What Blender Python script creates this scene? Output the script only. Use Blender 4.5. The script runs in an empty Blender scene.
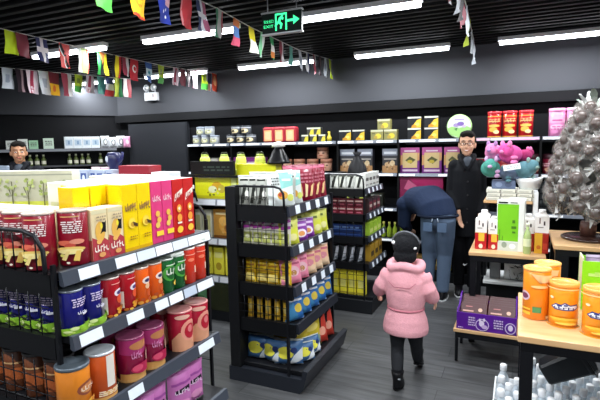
import bpy, bmesh, math, random
from mathutils import Vector, Matrix, Euler
SC = bpy.context.scene
COL = SC.collection
PI = math.pi
R = math.radians
rnd = random.Random(7)

# ---------------------------------------------------------------- camera
cam_data = bpy.data.cameras.new('camera')
cam = bpy.data.objects.new('camera', cam_data)
COL.objects.link(cam)
cam_data.sensor_width = 36
cam_data.lens = 475 / 600 * 36
cam_data.clip_start = 0.05
RT = Vector((0.90842349, 0.417625, -0.01887135))
UP = Vector((-0.03085586, 0.11199943, 0.9932291))
FW = Vector((-0.41689091, 0.90169035, -0.11462909))
cm = Matrix((RT, UP, -FW)).transposed().to_4x4()
cm.translation = Vector((0, 0, 1.62))
cam.matrix_world = cm
SC.camera = cam

# ---------------------------------------------------------------- world, exposure
world = bpy.data.worlds.new('shop_ambient')
SC.world = world
world.use_nodes = True
world.node_tree.nodes['Background'].inputs[0].default_value = (0.92, 0.95, 1.0, 1)
world.node_tree.nodes['Background'].inputs[1].default_value = 0.26
SC.view_settings.view_transform = 'Standard'
SC.view_settings.look = 'None'
SC.view_settings.gamma = 1
SC.view_settings.use_curve_mapping = False
SC.view_settings.exposure = 0.35
TUBE_EMIT = 9.0
TUBE_WATT = 24.0

# ---------------------------------------------------------------- materials
def lin(h):
    h = h.lstrip('#')
    v = [int(h[i:i + 2], 16) / 255 for i in (0, 2, 4)]
    return tuple((c / 12.92 if c <= .04045 else ((c + .055) / 1.055) ** 2.4) for c in v) + (1,)
_M = {}
def P(h, rough=.45, metal=0.0, noise=.06, scale=30, emis=0, trans=0, name=None, coat=0, alpha=1):
    k = (h, rough, metal, noise, scale, emis, trans, coat, alpha)
    if k in _M: return _M[k]
    m = bpy.data.materials.new(name or 'surface_' + h.strip('#'))
    m.use_nodes = True
    nt = m.node_tree; b = nt.nodes['Principled BSDF']
    c = lin(h)
    if noise:
        tc = nt.nodes.new('ShaderNodeTexCoord'); n = nt.nodes.new('ShaderNodeTexNoise')
        n.inputs['Scale'].default_value = scale
        nt.links.new(tc.outputs['Object'], n.inputs['Vector'])
        mx = nt.nodes.new('ShaderNodeMix'); mx.data_type = 'RGBA'
        mx.inputs[6].default_value = tuple(x * (1 - noise) for x in c[:3]) + (1,)
        mx.inputs[7].default_value = tuple(min(1, x * (1 + noise)) for x in c[:3]) + (1,)
        nt.links.new(n.outputs['Fac'], mx.inputs[0]); nt.links.new(mx.outputs[2], b.inputs['Base Color'])
    else:
        b.inputs['Base Color'].default_value = c
    b.inputs['Roughness'].default_value = rough
    b.inputs['Metallic'].default_value = metal
    if max(c[:3]) < .03: b.inputs['Specular IOR Level'].default_value = .22
    if coat: b.inputs['Coat Weight'].default_value = coat; b.inputs['Coat Roughness'].default_value = .12
    if emis:
        b.inputs['Emission Color'].default_value = c; b.inputs['Emission Strength'].default_value = emis
    if trans:
        b.inputs['Transmission Weight'].default_value = trans; b.inputs['IOR'].default_value = 1.25
    if alpha < 1: b.inputs['Alpha'].default_value = alpha
    _M[k] = m
    return m

def fabric(h, bump=.25, scale=220, wr=0):
    m = bpy.data.materials.new('fabric_' + h.strip('#')); m.use_nodes = True
    nt = m.node_tree; b = nt.nodes['Principled BSDF']; b.inputs['Roughness'].default_value = .85; b.inputs['Specular IOR Level'].default_value = .2
    c = lin(h)
    tc = nt.nodes.new('ShaderNodeTexCoord'); n = nt.nodes.new('ShaderNodeTexNoise'); n.inputs['Scale'].default_value = scale
    n2 = nt.nodes.new('ShaderNodeTexNoise'); n2.inputs['Scale'].default_value = 9; n2.inputs['Detail'].default_value = 3
    nt.links.new(tc.outputs['Object'], n.inputs['Vector']); nt.links.new(tc.outputs['Object'], n2.inputs['Vector'])
    mx = nt.nodes.new('ShaderNodeMix'); mx.data_type = 'RGBA'
    mx.inputs[6].default_value = tuple(x * .85 for x in c[:3]) + (1,); mx.inputs[7].default_value = tuple(min(1, x * 1.12) for x in c[:3]) + (1,)
    nt.links.new(n.outputs['Fac'], mx.inputs[0]); nt.links.new(mx.outputs[2], b.inputs['Base Color'])
    ad = nt.nodes.new('ShaderNodeMath'); ad.operation = 'MULTIPLY_ADD'; ad.inputs[1].default_value = wr
    nt.links.new(n2.outputs['Fac'], ad.inputs[0]); nt.links.new(n.outputs['Fac'], ad.inputs[2])
    bp = nt.nodes.new('ShaderNodeBump'); bp.inputs['Strength'].default_value = bump; bp.inputs['Distance'].default_value = .01
    nt.links.new(ad.outputs[0], bp.inputs['Height']); nt.links.new(bp.outputs[0], b.inputs['Normal'])
    return m

def wood(h1, h2, rough=.4, scale=(2, 22, 22), name='wood_laminate'):
    m = bpy.data.materials.new(name); m.use_nodes = True
    nt = m.node_tree; b = nt.nodes['Principled BSDF']; b.inputs['Roughness'].default_value = rough
    tc = nt.nodes.new('ShaderNodeTexCoord'); mp = nt.nodes.new('ShaderNodeMapping'); mp.inputs['Scale'].default_value = scale
    n = nt.nodes.new('ShaderNodeTexNoise'); n.inputs['Scale'].default_value = 1.5; n.inputs['Detail'].default_value = 5
    cr = nt.nodes.new('ShaderNodeValToRGB'); cr.color_ramp.elements[0].position = .3; cr.color_ramp.elements[1].position = .7
    cr.color_ramp.elements[0].color = lin(h1); cr.color_ramp.elements[1].color = lin(h2)
    nt.links.new(tc.outputs['Object'], mp.inputs[0]); nt.links.new(mp.outputs[0], n.inputs['Vector'])
    nt.links.new(n.outputs['Fac'], cr.inputs[0]); nt.links.new(cr.outputs[0], b.inputs['Base Color'])
    return m

def floor_mat():
    m = bpy.data.materials.new('grey_wood_planks'); m.use_nodes = True
    nt = m.node_tree; b = nt.nodes['Principled BSDF']
    tc = nt.nodes.new('ShaderNodeTexCoord')
    br = nt.nodes.new('ShaderNodeTexBrick'); br.offset = .37; br.inputs['Scale'].default_value = 1
    br.inputs['Brick Width'].default_value = 1.2; br.inputs['Row Height'].default_value = .18
    br.inputs['Mortar Size'].default_value = .0025; br.inputs['Mortar'].default_value = lin('2c2e31')
    br.inputs['Color1'].default_value = lin('4c4d4f'); br.inputs['Color2'].default_value = lin('58595b')
    nt.links.new(tc.outputs['Object'], br.inputs['Vector'])
    mp = nt.nodes.new('ShaderNodeMapping'); mp.inputs['Scale'].default_value = (1.3, 14, 1)
    nt.links.new(tc.outputs['Object'], mp.inputs[0])
    n = nt.nodes.new('ShaderNodeTexNoise'); n.inputs['Scale'].default_value = 2; n.inputs['Detail'].default_value = 6
    nt.links.new(mp.outputs[0], n.inputs['Vector'])
    mx = nt.nodes.new('ShaderNodeMix'); mx.data_type = 'RGBA'; mx.blend_type = 'MULTIPLY'; mx.inputs[0].default_value = .75
    cr = nt.nodes.new('ShaderNodeValToRGB'); cr.color_ramp.elements[0].position = .35; cr.color_ramp.elements[1].position = .65
    cr.color_ramp.elements[0].color = lin('a8a8a6'); cr.color_ramp.elements[1].color = lin('ffffff')
    nt.links.new(n.outputs['Fac'], cr.inputs[0]); nt.links.new(br.outputs['Color'], mx.inputs[6]); nt.links.new(cr.outputs[0], mx.inputs[7])
    nt.links.new(mx.outputs[2], b.inputs['Base Color']); b.inputs['Roughness'].default_value = .38
    return m

# ---------------------------------------------------------------- text outlines
_T = {}
def text_poly(s):
    if s in _T: return _T[s]
    cu = bpy.data.curves.new('lettering', 'FONT'); cu.body = s; cu.resolution_u = 2
    o = bpy.data.objects.new('lettering', cu)
    me = o.to_mesh()
    vs = [(v.co.x, v.co.y) for v in me.vertices]; fs = [tuple(p.vertices) for p in me.polygons]
    o.to_mesh_clear(); bpy.data.objects.remove(o); bpy.data.curves.remove(cu)
    if vs:
        x0 = min(v[0] for v in vs); x1 = max(v[0] for v in vs); y0 = min(v[1] for v in vs); y1 = max(v[1] for v in vs)
        vs = [((x - x0) / max(x1 - x0, 1e-6), (y - y0) / max(y1 - y0, 1e-6)) for x, y in vs]
    _T[s] = (vs, fs)
    return _T[s]

# ---------------------------------------------------------------- mesh builder
class MB:
    def __init__(s): s.bm = bmesh.new(); s.mats = []
    def mi(s, m):
        if isinstance(m, str): m = P(m)
        if m not in s.mats: s.mats.append(m)
        return s.mats.index(m)
    def face(s, pts, m):
        vs = [s.bm.verts.new(p) for p in pts]
        try:
            f = s.bm.faces.new(vs); f.material_index = s.mi(m); return f
        except ValueError: return None
    def box(s, x0, x1, y0, y1, z0, z1, m, bev=0, seg=2, mat4=None, top=None):
        b = bmesh.new(); bmesh.ops.create_cube(b, size=1)
        for v in b.verts:
            v.co = Vector(((x0 + x1) / 2 + v.co.x * (x1 - x0), (y0 + y1) / 2 + v.co.y * (y1 - y0), (z0 + z1) / 2 + v.co.z * (z1 - z0)))
        if bev: bmesh.ops.bevel(b, geom=b.edges[:], offset=bev, segments=seg, affect='EDGES', profile=.6)
        i = s.mi(m); ti = s.mi(top) if top else i
        s.merge(b, lambda f: ti if f.normal.z > .8 else i, mat4)
        return s
    def merge(s, b, fi, mat4=None):
        b.normal_update()
        mp = {}
        for v in b.verts: mp[v] = s.bm.verts.new(mat4 @ v.co if mat4 else v.co)
        for f in b.faces:
            try:
                g = s.bm.faces.new([mp[v] for v in f.verts]); g.material_index = fi(f) if callable(fi) else fi; g.smooth = f.smooth
            except ValueError: pass
        b.free()
    def rings(s, rings, m, cap=True, closed=True, smooth=True, mf=None):
        i = s.mi(m); L = [[s.bm.verts.new(p) for p in r] for r in rings]
        n = len(rings[0])
        for a in range(len(L) - 1):
            for k in range(n if closed else n - 1):
                f = s.bm.faces.new((L[a][k], L[a][(k + 1) % n], L[a + 1][(k + 1) % n], L[a + 1][k]))
                f.material_index = s.mi(mf(a, k)) if mf else i; f.smooth = smooth
        if cap and closed:
            for r, fl in ((L[0], True), (L[-1], False)):
                f = s.bm.faces.new(r[::-1] if fl else r); f.material_index = i
        return s
    def lathe(s, prof, m, n=20, c=(0, 0, 0), sx=1, sy=1, rot=None, cap=True, mf=None):
        rg = []
        for r, z in prof:
            q = []
            for k in range(n):
                a = 2 * PI * k / n; p = Vector((r * math.cos(a) * sx, r * math.sin(a) * sy, z))
                if rot: p = rot @ p
                q.append(p + Vector(c))
            rg.append(q)
        return s.rings(rg, m, cap=cap, mf=mf)
    def tube(s, pts, r, m, n=8, cap=True, flat=1.0):
        pts = [Vector(p) for p in pts]; rg = []
        rr = r if isinstance(r, (list, tuple)) else [r] * len(pts)
        up = Vector((0, 0, 1)); last = None
        for i, p in enumerate(pts):
            t = (pts[min(i + 1, len(pts) - 1)] - pts[max(i - 1, 0)]).normalized()
            if last is None:
                a = t.cross(up)
                if a.length < .05: a = t.cross(Vector((1, 0, 0)))
                a.normalize()
            else:
                a = (last - t * last.dot(t)).normalized()
            last = a; b = t.cross(a)
            rg.append([p + (a * math.cos(2 * PI * k / n) + b * math.sin(2 * PI * k / n) * flat) * rr[i] for k in range(n)])
        return s.rings(rg, m, cap=cap)
    def ell(s, c, rx, ry, rz, m, rot=None, u=14, v=9):
        b = bmesh.new(); bmesh.ops.create_uvsphere(b, u_segments=u, v_segments=v, radius=1)
        M = Matrix.Translation(Vector(c)) @ (rot.to_4x4() if rot else Matrix()) @ Matrix.Diagonal((rx, ry, rz, 1))
        for f in b.faces: f.smooth = True
        s.merge(b, s.mi(m), M); return s
    def decal(s, shapes, f, cu=0, cv=0, off=.0008):
        for k, sh in enumerate(shapes):
            h = off + .0004 * k; t = sh[0]
            mm = s.mi(sh[-1])
            if t == 't':
                _, st, u0, v0, u1, v1, _m = sh
                vs, fs = text_poly(st)
                nv = [s.bm.verts.new(f(u0 + a * (u1 - u0), v0 + b * (v1 - v0), h)) for a, b in vs]
                for g in fs:
                    try:
                        q = s.bm.faces.new([nv[i] for i in g]); q.material_index = mm
                    except ValueError: pass
                continue
            if t == 'r': _, u0, v0, u1, v1, _m = sh; pl = [(u0, v0), (u1, v0), (u1, v1), (u0, v1)]
            elif t == 'e':
                _, a, b, ra, rb, _m = sh; pl = [(a + ra * math.cos(2 * PI * i / 14), b + rb * math.sin(2 * PI * i / 14)) for i in range(14)]
            else: pl = sh[1]
            b2 = bmesh.new()
            fc = b2.faces.new([b2.verts.new((a, b, 0)) for a, b in pl])
            if t == 'p': bmesh.ops.triangulate(b2, faces=[fc])
            for n_, ax in ((cu, 0), (cv, 1)):
                for i in range(1, n_):
                    co = Vector((0, 0, 0)); co[ax] = i / n_; no = Vector((0, 0, 0)); no[ax] = 1
                    bmesh.ops.bisect_plane(b2, geom=b2.verts[:] + b2.edges[:] + b2.faces[:], plane_co=co, plane_no=no)
            for v in b2.verts: v.co = f(v.co.x, v.co.y, h)
            for q in b2.faces: q.smooth = bool(cu)
            s.merge(b2, mm)
        return s
    def build(s, name, parent=None, loc=None, rz=0):
        me = bpy.data.meshes.new(name); s.bm.normal_update(); s.bm.to_mesh(me); s.bm.free()
        for m in s.mats: me.materials.append(m)
        o = bpy.data.objects.new(name, me); COL.objects.link(o)
        if parent: o.parent = parent
        if loc: o.location = loc
        if rz: o.rotation_euler.z = rz
        return o

def thing(name, label, cat, loc=(0, 0, 0), rz=0, group=None):
    o = bpy.data.objects.new(name, None); COL.objects.link(o)
    o.location = loc; o.rotation_euler.z = rz
    return tag(o, label, cat, group)
def tag(o, label, cat, group=None, kind=None):
    if label: o['label'] = label
    if cat: o['category'] = cat
    if group: o['group'] = group
    if kind: o['kind'] = kind
    return o
def struct(mb, name):
    o = mb.build(name); o['kind'] = 'structure'; return o
def dup(o, parent=None):
    c = o.copy(); COL.objects.link(c); c.parent = parent
    for ch in list(o.children): dup(ch, c)
    return c
class Proto:
    def __init__(s, root, cat): s.root = root; s.n = 0; s.root['category'] = cat; s.cat = cat
    def put(s, loc, rz=0, label='', group=None, tilt=None, sc=None):
        o = s.root if s.n == 0 else dup(s.root)
        s.n += 1
        o.location = loc; o.rotation_euler = (tilt[0] if tilt else 0, tilt[1] if tilt else 0, rz)
        o.scale = (sc, sc, sc) if isinstance(sc, (int, float)) else (sc or (1, 1, 1))
        o['label'] = label; o['category'] = s.cat
        if group: o['group'] = group
        elif 'group' in o: del o['group']
        return o
ORD = ['first', 'second', 'third', 'fourth', 'fifth', 'sixth', 'seventh', 'eighth', 'ninth', 'tenth', 'eleventh', 'twelfth']

# ---------------------------------------------------------------- surfaces of packs
def fbox(w, d, h, side='f'):
    if side == 'f': return lambda u, v, o: Vector((-w / 2 + u * w, -d / 2 - o, v * h))
    if side == 'r': return lambda u, v, o: Vector((w / 2 + o, -d / 2 + u * d, v * h))
    if side == 'l': return lambda u, v, o: Vector((-w / 2 - o, d / 2 - u * d, v * h))
    if side == 't': return lambda u, v, o: Vector((-w / 2 + u * w, -d / 2 + v * d, h + o))
def fcyl(r, h, span=PI, z0=0):
    return lambda u, v, o: Vector(((r + o) * math.sin((u - .5) * span), -(r + o) * math.cos((u - .5) * span), z0 + v * h))
def lines(u0, v0, u1, v1, n, col, seed=1):
    rn = random.Random(seed); out = []
    hh = (v1 - v0) / n
    for i in range(n):
        u = u0 + rn.random() * .1 * (u1 - u0); vb = v0 + i * hh
        while u < u1:
            w = (u1 - u0) * rn.uniform(.1, .3); e = min(u + w, u1)
            out.append(('r', u, vb + hh * .18, e, vb + hh * .7, col)); u = e + (u1 - u0) * .06
    return out
def scrawl(u0, v0, u1, v1, col, n=5):
    """a blurred, unreadable line of print: uneven strokes"""
    out = []; w = (u1 - u0) / n; h = v1 - v0
    for i in range(n):
        a = u0 + i * w; k = (i * 7) % 4
        out.append(('r', a, v0 + (.0 if k else .12) * h, a + w * .28, v1 - (0 if k % 2 else .25) * h, col))
        out.append(('r', a + w * .28, v0 + (.0, .4, .62, .1)[k] * h, a + w * .78, v0 + (.22, .6, .82, .32)[k] * h, col))
    return out
def blobs(u0, v0, u1, v1, n, cols, rr, seed=1, asp=1):
    rn = random.Random(seed)
    return [('e', rn.uniform(u0, u1), rn.uniform(v0, v1), rr * rn.uniform(.6, 1.1), rr * asp * rn.uniform(.6, 1.1), cols[i % len(cols)]) for i in range(n)]

def carton(name, w, d, h, body, front=(), right=(), left=(), topc=None, top=(), bev=.002, cat='box', lidpart=None):
    mb = MB(); mb.box(-w / 2, w / 2, -d / 2, d / 2, 0, h, body, bev, 1, top=topc)
    if front: mb.decal(front, fbox(w, d, h, 'f'))
    if right: mb.decal(right, fbox(w, d, h, 'r'))
    if left: mb.decal(left, fbox(w, d, h, 'l'))
    if top: mb.decal(top, fbox(w, d, h, 't'))
    o = mb.build(name)
    if lidpart: lidpart(o)
    return Proto(o, cat)
def canister(name, r, h, body, art, lid, cat='canister', n=22, lidh=.012, base=None, span=PI, taper=1.0):
    mb = MB()
    mb.lathe([(r * .93, 0), (r, .004), (r, h - lidh - .002), (r * .97, h - lidh)], body, n)
    if base: mb.lathe([(r + .0006, .001), (r + .0012, .003), (r + .0012, .01), (r + .0006, .011)], base, n, cap=False)
    mb.decal(art, fcyl(r, h - lidh, span), cu=14)
    o = mb.build(name)
    l = MB(); l.lathe([(r * 1.01, h - lidh), (r * 1.03, h - lidh + .002), (r * 1.03, h - .002), (r * .98, h), (r * .9, h), (r * .88, h - .003), (.001, h - .003)], lid, n)
    l.build('lid', o)
    return Proto(o, cat)
def fpouch(w, h, t, ph=0):
    def base(u, v):
        a = max(0, 1 - abs(2 * u - 1) ** 2.4); b = max(0, 1 - abs(2 * v - 1) ** 4)
        return t / 2 * (a ** .6) * (b ** .6)
    def f(u, v, o, s=-1):
        y = base(u, v) + .0025 * math.sin(17 * u + ph) * math.sin(13 * v + 2 * ph)* (1 if 0.02<u<.98 else 0)
        pin = 1 - .05 * (1 - abs(2 * v - 1) ** 3) * abs(2 * u - 1)
        return Vector(((u - .5) * w * pin, s * (y + o), v * h))
    return f
def pouch(name, w, h, t, body, art, cat='packet', crimp='c9c9c9', ph=.5, n=9):
    f = fpouch(w, h, t, ph); mb = MB()
    for s in (-1, 1):
        g = [[f(i / n, j / n, 0, s) for i in range(n + 1)] for j in range(n + 1)]
        mb.rings(g, body, cap=False, closed=False)
    mb.decal(art, lambda u, v, o: f(u, v, o + .0008), cu=n, cv=n)
    for z0, z1 in ((-.0, .04), (.96, 1.0)):
        mb.decal([('r', 0.0, z0, 1.0, z1, crimp)], lambda u, v, o: f(u, v, o + .001), cu=n)
    return Proto(mb.build(name), cat)

# ================================================================= THE ROOM
BLK = P('17181c', .5); BLK2 = P('0e0f12', .55); DK = P('22242a', .4)
STEEL = P('1b1c20', .35, .3); CHAN = P('5a616e', .35, .2); WHT = P('e9eef4', .45); PAPER = P('dfe8f2', .5)
b = MB(); b.face([(-9.5, -4, 0), (5, -4, 0), (5, 6.3, 0), (-9.5, 6.3, 0)], floor_mat()); struct(b, 'floor')
b = MB(); b.box(-9.5, 5, -4, 6.3, 2.92, 2.98, P('08090b', .9))
struct(b, 'ceiling')
b = MB()
y = -1.0
while y < 6.0:
    b.box(-9, 5, y, y + .045, 2.72, 2.80, P('0b0c0e', .7)); y += .13
struct(b, 'trim_1')['label'] = 'black metal ceiling slats'
# back wall: grey upper band over a black lower wall
b = MB(); b.box(-6.07, 4.6, 6.0, 6.15, 2.16, 2.92, P('37393f', .75, noise=.1, scale=2)); b.box(-6.07, 4.6, 6.02, 6.15, 0, 2.16, P('08090d', .8))
struct(b, 'wall_back')
b = MB(); b.box(-6.07, 4.6, 5.93, 5.999, 2.04, 2.15, P('06070b', .7)); struct(b, 'trim_2')
# side wall, runs off at an angle to the left
P0 = Vector((-6.07, 6.0, 0)); DV = Vector((-.58, -.815, 0)); NV = Vector((.815, -.58, 0))
def obl(mb, s0, s1, z0, z1, d0, d1, m):
    c = [P0 + DV * a + NV * d for a, d in ((s0, d0), (s1, d0), (s1, d1), (s0, d1))]
    lo = [Vector((p.x, p.y, z0)) for p in c]; hi = [Vector((p.x, p.y, z1)) for p in c]
    mb.rings([lo, hi], m, smooth=False)
b = MB(); obl(b, -.15, 5.5, 2.16, 2.92, -.15, 0, P('37393f', .75, noise=.1, scale=2)); obl(b, -.15, 5.5, 0, 2.16, -.15, -.02, P('08090d', .8)); struct(b, 'wall_left')
b = MB(); b.box(4.6, 4.75, -4, 6.15, 0, 2.92, P('3a3d44', .8)); struct(b, 'wall_right')
b = MB(); b.box(-5.82, -4.62, 5.955, 5.998, 0, 2.01, P('26282d', .6)); b.box(-4.66, -4.62, 5.94, 5.955, 0, 2.01, P('1c1e23', .5)); struct(b, 'door_1')

# ---------------------------------------------------------------- tube lights
hb = MB(); hb.box(-.54, .54, -.035, .035, .012, .05, P('d5d7da', .5))
lt0 = thing('ceiling_light', 'x', 'light')
hb.build('housing', lt0)
tb = MB(); tb.box(-.525, .525, -.032, .032, -.022, .011, P('f4f9ff', .4, noise=0, emis=TUBE_EMIT), .006, 1); tb.build('diffuser', lt0)
for x in (-.4, .4):
    cb = MB(); cb.tube([(x, 0, .05), (x, 0, .13)], .003, STEEL, 6); cb.build('suspension_wire', lt0)
def lamp(o):
    ld = bpy.data.lights.new('tube_glow', 'AREA'); ld.shape = 'RECTANGLE'; ld.size = 1.0; ld.size_y = .06; ld.energy = TUBE_WATT; ld.color = (.93, .97, 1)
    l = bpy.data.objects.new('tube_glow', ld); COL.objects.link(l); l.parent = o; l.location = (0, 0, -.03)
lamp(lt0)
LP = Proto(lt0, 'light')
GL = 'tube lights hung under the slatted ceiling'
k = 0
rows = {3.68: [(-4.37, 'far left'), (-2.80, 'second from the left, its end crossed by flags'), (-1.22, 'third from the left, beside the green exit sign'), (.35, 'fourth')],
        5.5: [(-6.08, 'leftmost'), (-4.45, 'behind the flags above the grey wall panel'), (-2.86, 'behind the end of the middle flag string'), (-1.26, 'above the gold boxes'), (.30, 'far right above the red canisters'), (1.9, 'beyond the right edge')],
        1.85: [(-4.37, ''), (-2.8, ''), (-1.22, ''), (.35, ''), (1.9, '')], .1: [(-4.37, ''), (-2.8, ''), (-1.22, ''), (.35, ''), (1.9, '')]}
for yy, xs in rows.items():
    for x, n in xs:
        lab = {3.68: 'white tube light, nearer row, ', 5.5: 'white tube light, far row, '}.get(yy)
        lab = (lab + n) if lab else 'white tube light hung under the slats above the camera'
        sx = 1
        if x == -6.08: sx = .86
        LP.put((x, yy, 2.64), 0, lab, GL, sc=(sx, 1, 1))

# ---------------------------------------------------------------- exit sign
GRN = P('37e08c', .5, noise=0, emis=1.6)
es = thing('exit_sign', 'green lit exit sign with running figure and arrow hung from the slats', 'sign', (-1.645, 3.3, 2.45))
b = MB(); b.box(-.165, .165, -.012, .012, .012, .158, P('0d1f1a', .4))
b.decal([('r', .34, .1, .38, .95, GRN), ('r', .34, .86, .64, .95, GRN), ('r', .60, .1, .64, .95, GRN),
         ('p', [(.44, .74), (.50, .80), (.56, .70), (.54, .60), (.50, .66), (.47, .55), (.53, .42), (.50, .18), (.46, .18), (.47, .38), (.42, .46), (.36, .30), (.32, .34), (.41, .56)], GRN),
         ('e', .52, .80, .028, .06, GRN), ('r', .64, .48, .86, .60, GRN), ('p', [(.80, .32), (.95, .54), (.80, .78)], GRN),
         ('t', '安全出口', .05, .52, .30, .68, GRN), ('t', 'EXIT', .05, .28, .30, .42, GRN)],
        lambda u, v, o: Vector((-.165 + u * .33, -.012 - o, .012 + v * .146)))
b.build('sign_face', es)
b = MB(); b.box(-.17, .17, -.018, .018, 0, .012, P('c8ccd0', .4)); b.box(-.17, .17, -.018, .018, .158, .170, P('c8ccd0', .4)); b.build('frame', es)
for x in (-.12, .12):
    b = MB(); b.tube([(x, 0, .17), (x, 0, .28)], .004, P('8b8f94', .4), 6); b.build('suspension_rod', es)
# ---------------------------------------------------------------- emergency light
el = thing('emergency_light', 'white twin-headed emergency light on the grey upper wall', 'emergency light', (-5.30, 5.998, 2.36))
b = MB(); b.box(-.12, .12, -.07, -.002, 0, .13, P('e6e9ec', .4), .008); b.decal([('r', .70, .35, .76, .75, P('3a3a3a')), ('r', .8, .4, .83, .7, P('c03030'))], lambda u, v, o: Vector((-.12 + u * .24, -.07 - o, v * .13))); b.build('battery_case', el)
for x in (-.07, .07):
    b = MB(); rot = Matrix.Rotation(R(90), 3, 'X')
    b.lathe([(.018, .0), (.052, .03), (.056, .05), (.05, .055), (.04, .045), (.015, .04), (.001, .04)], P('d9dde0', .25, .4), 18, c=(x, -.02, .20), rot=rot)
    b.tube([(x, -.03, .13), (x, -.03, .19)], .01, P('d9dde0', .4), 8)
    b.build('lamp_head', el)

# ---------------------------------------------------------------- bunting
FL = {'lime': [('r', 0, 0, 1, 1, 'c6e01e')], 'maroon': [('r', 0, 0, 1, 1, '7a2a38')],
 'cross': [('r', 0, 0, 1, 1, '2d2f63'), ('r', .36, 0, .64, 1, 'e6dde2'), ('r', 0, .4, 1, .62, 'e6dde2')],
 'redband': [('r', 0, 0, 1, 1, 'd8453f'), ('p', [(0, .9), (.2, 1), (1, .1), (.8, 0)], '16161a'), ('p', [(0, .8), (0, .9), (.8, 0), (.7, 0)], 'eeeeee')],
 'wgr': [('r', 0, 0, .3, 1, 'e6e9e0'), ('r', .3, 0, .8, 1, 'b7cc7a'), ('r', .8, 0, 1, 1, 'd8402c')],
 'gory': [('r', 0, 0, .33, 1, '3fbf57'), ('r', .33, 0, .66, 1, '22252a'), ('r', .66, 0, 1, 1, 'f0de2c'), ('p', [(.2, 1), (.8, 1), (.5, .45)], 'e88a4a')],
 'byr': [('r', 0, 0, .3, 1, '131418'), ('r', .3, 0, .74, 1, 'f2e022'), ('r', .74, 0, 1, 1, 'c22f3a')],
 'redbadge': [('r', 0, 0, 1, 1, 'c9202e'), ('e', .5, .55, .22, .2, 'f1e9e4'), ('e', .54, .55, .13, .12, 'c9202e')],
 'bwb': [('r', 0, 0, 1, 1, '2a5fae'), ('r', 0, .3, 1, .7, 'd7ecf4'), ('e', .5, .5, .16, .12, '2a9aae')],
 'limegreen': [('r', 0, .35, 1, 1, 'b7cc27'), ('r', 0, 0, 1, .35, '49a83f'), ('r', .3, .5, .7, .8, '7a8f2a')],
 'pinkwhite': [('r', 0, 0, 1, 1, 'e9d5dc'), ('p', [(.1, 0), (.4, 0), (.7, 1), (.4, 1)], 'b23a55')],
 'dark': [('r', 0, 0, 1, 1, '30242c'), ('r', .4, 0, .6, 1, '9a7f84')],
 'blkwht': [('r', 0, 0, .3, 1, 'c8cacc'), ('r', .3, 0, 1, 1, '1b2244'), ('r', .3, 0, .7, .4, 'b98776'), ('r', .7, 0, 1, .4, 'e9e9ee')],
 'orange': [('r', 0, 0, 1, 1, 'd8482a'), ('e', .5, .6, .25, .3, 'f4b27a')],
 'yellow': [('r', 0, 0, 1, 1, 'eeb317'), ('e', .5, .55, .3, .3, 'd8861b'), ('r', 0, 0, 1, .08, 'c9391f')],
 'blue': [('r', 0, 0, 1, 1, '2438a0'), ('r', .5, .5, 1, 1, 'd8a7b2'), ('e', .2, .7, .06, .05, 'ffffff'), ('e', .35, .3, .07, .05, 'ffffff'), ('e', .7, .2, .07, .05, 'ffffff'), ('e', .6, .38, .06, .04, 'ffffff')],
 'red': [('r', 0, 0, 1, 1, 'c8353f'), ('r', 0, 0, .12, 1, 'd98f93')],
 'crossw': [('r', 0, 0, 1, 1, '39426e'), ('r', .35, 0, .6, 1, 'e9e9f2'), ('r', .6, 0, 1, 1, 'c06a8a'), ('r', 0, .42, 1, .6, 'e9e9f2')],
 'gwr': [('r', 0, 0, .3, 1, '3f8f6a'), ('r', .3, 0, .8, 1, 'b9b7b5'), ('r', .8, 0, 1, 1, 'b04a58')],
 'obp': [('r', 0, .72, 1, 1, 'd8763a'), ('r', 0, .35, 1, .72, '4a7fc8'), ('r', 0, 0, 1, .35, 'd8456a')],
 'yw': [('r', 0, .5, 1, 1, 'f1e32a'), ('r', 0, 0, 1, .5, 'ecece6')],
 'gw': [('r', 0, 0, .5, 1, '7fcf9a'), ('r', .5, 0, 1, 1, 'e6eee8')],
 'gwo': [('r', 0, .66, 1, 1, '38b26a'), ('r', 0, .33, 1, .66, 'eef0ec'), ('r', 0, 0, 1, .33, 'e0883a')],
 'bo': [('r', 0, 0, .5, 1, 'd7d9dc'), ('r', .5, 0, 1, 1, '1c2a66')],
 'pw': [('r', 0, 0, 1, 1, '9a3548'), ('r', .6, 0, 1, 1, 'e9e4e6')],
 'teal': [('r', 0, 0, 1, 1, '5fae9f')], 'rwb': [('r', 0, .66, 1, 1, '30407c'), ('r', 0, .33, 1, .66, 'ececf0'), ('r', 0, 0, 1, .33, 'c8303e')],
 'goy': [('r', 0, 0, .6, 1, 'cfe04a'), ('r', .6, 0, 1, 1, '3aa86a')], 'wr': [('r', 0, 0, .5, 1, 'e2d8d4'), ('r', .5, 0, 1, 1, '8f2a34')],
 'gray': [('r', 0, 0, 1, 1, 'c9ced6'), ('r', .3, .3, .7, .7, '9aa3b4')], 'fire': [('r', 0, 0, 1, 1, 'f0b423'), ('r', 0, .5, 1, 1, '6a2028'), ('e', .5, .3, .2, .15, 'e0702a')]}
FL = {k: [s[:-1] + (P(s[-1], .7),) for s in v] for k, v in FL.items()}
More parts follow.
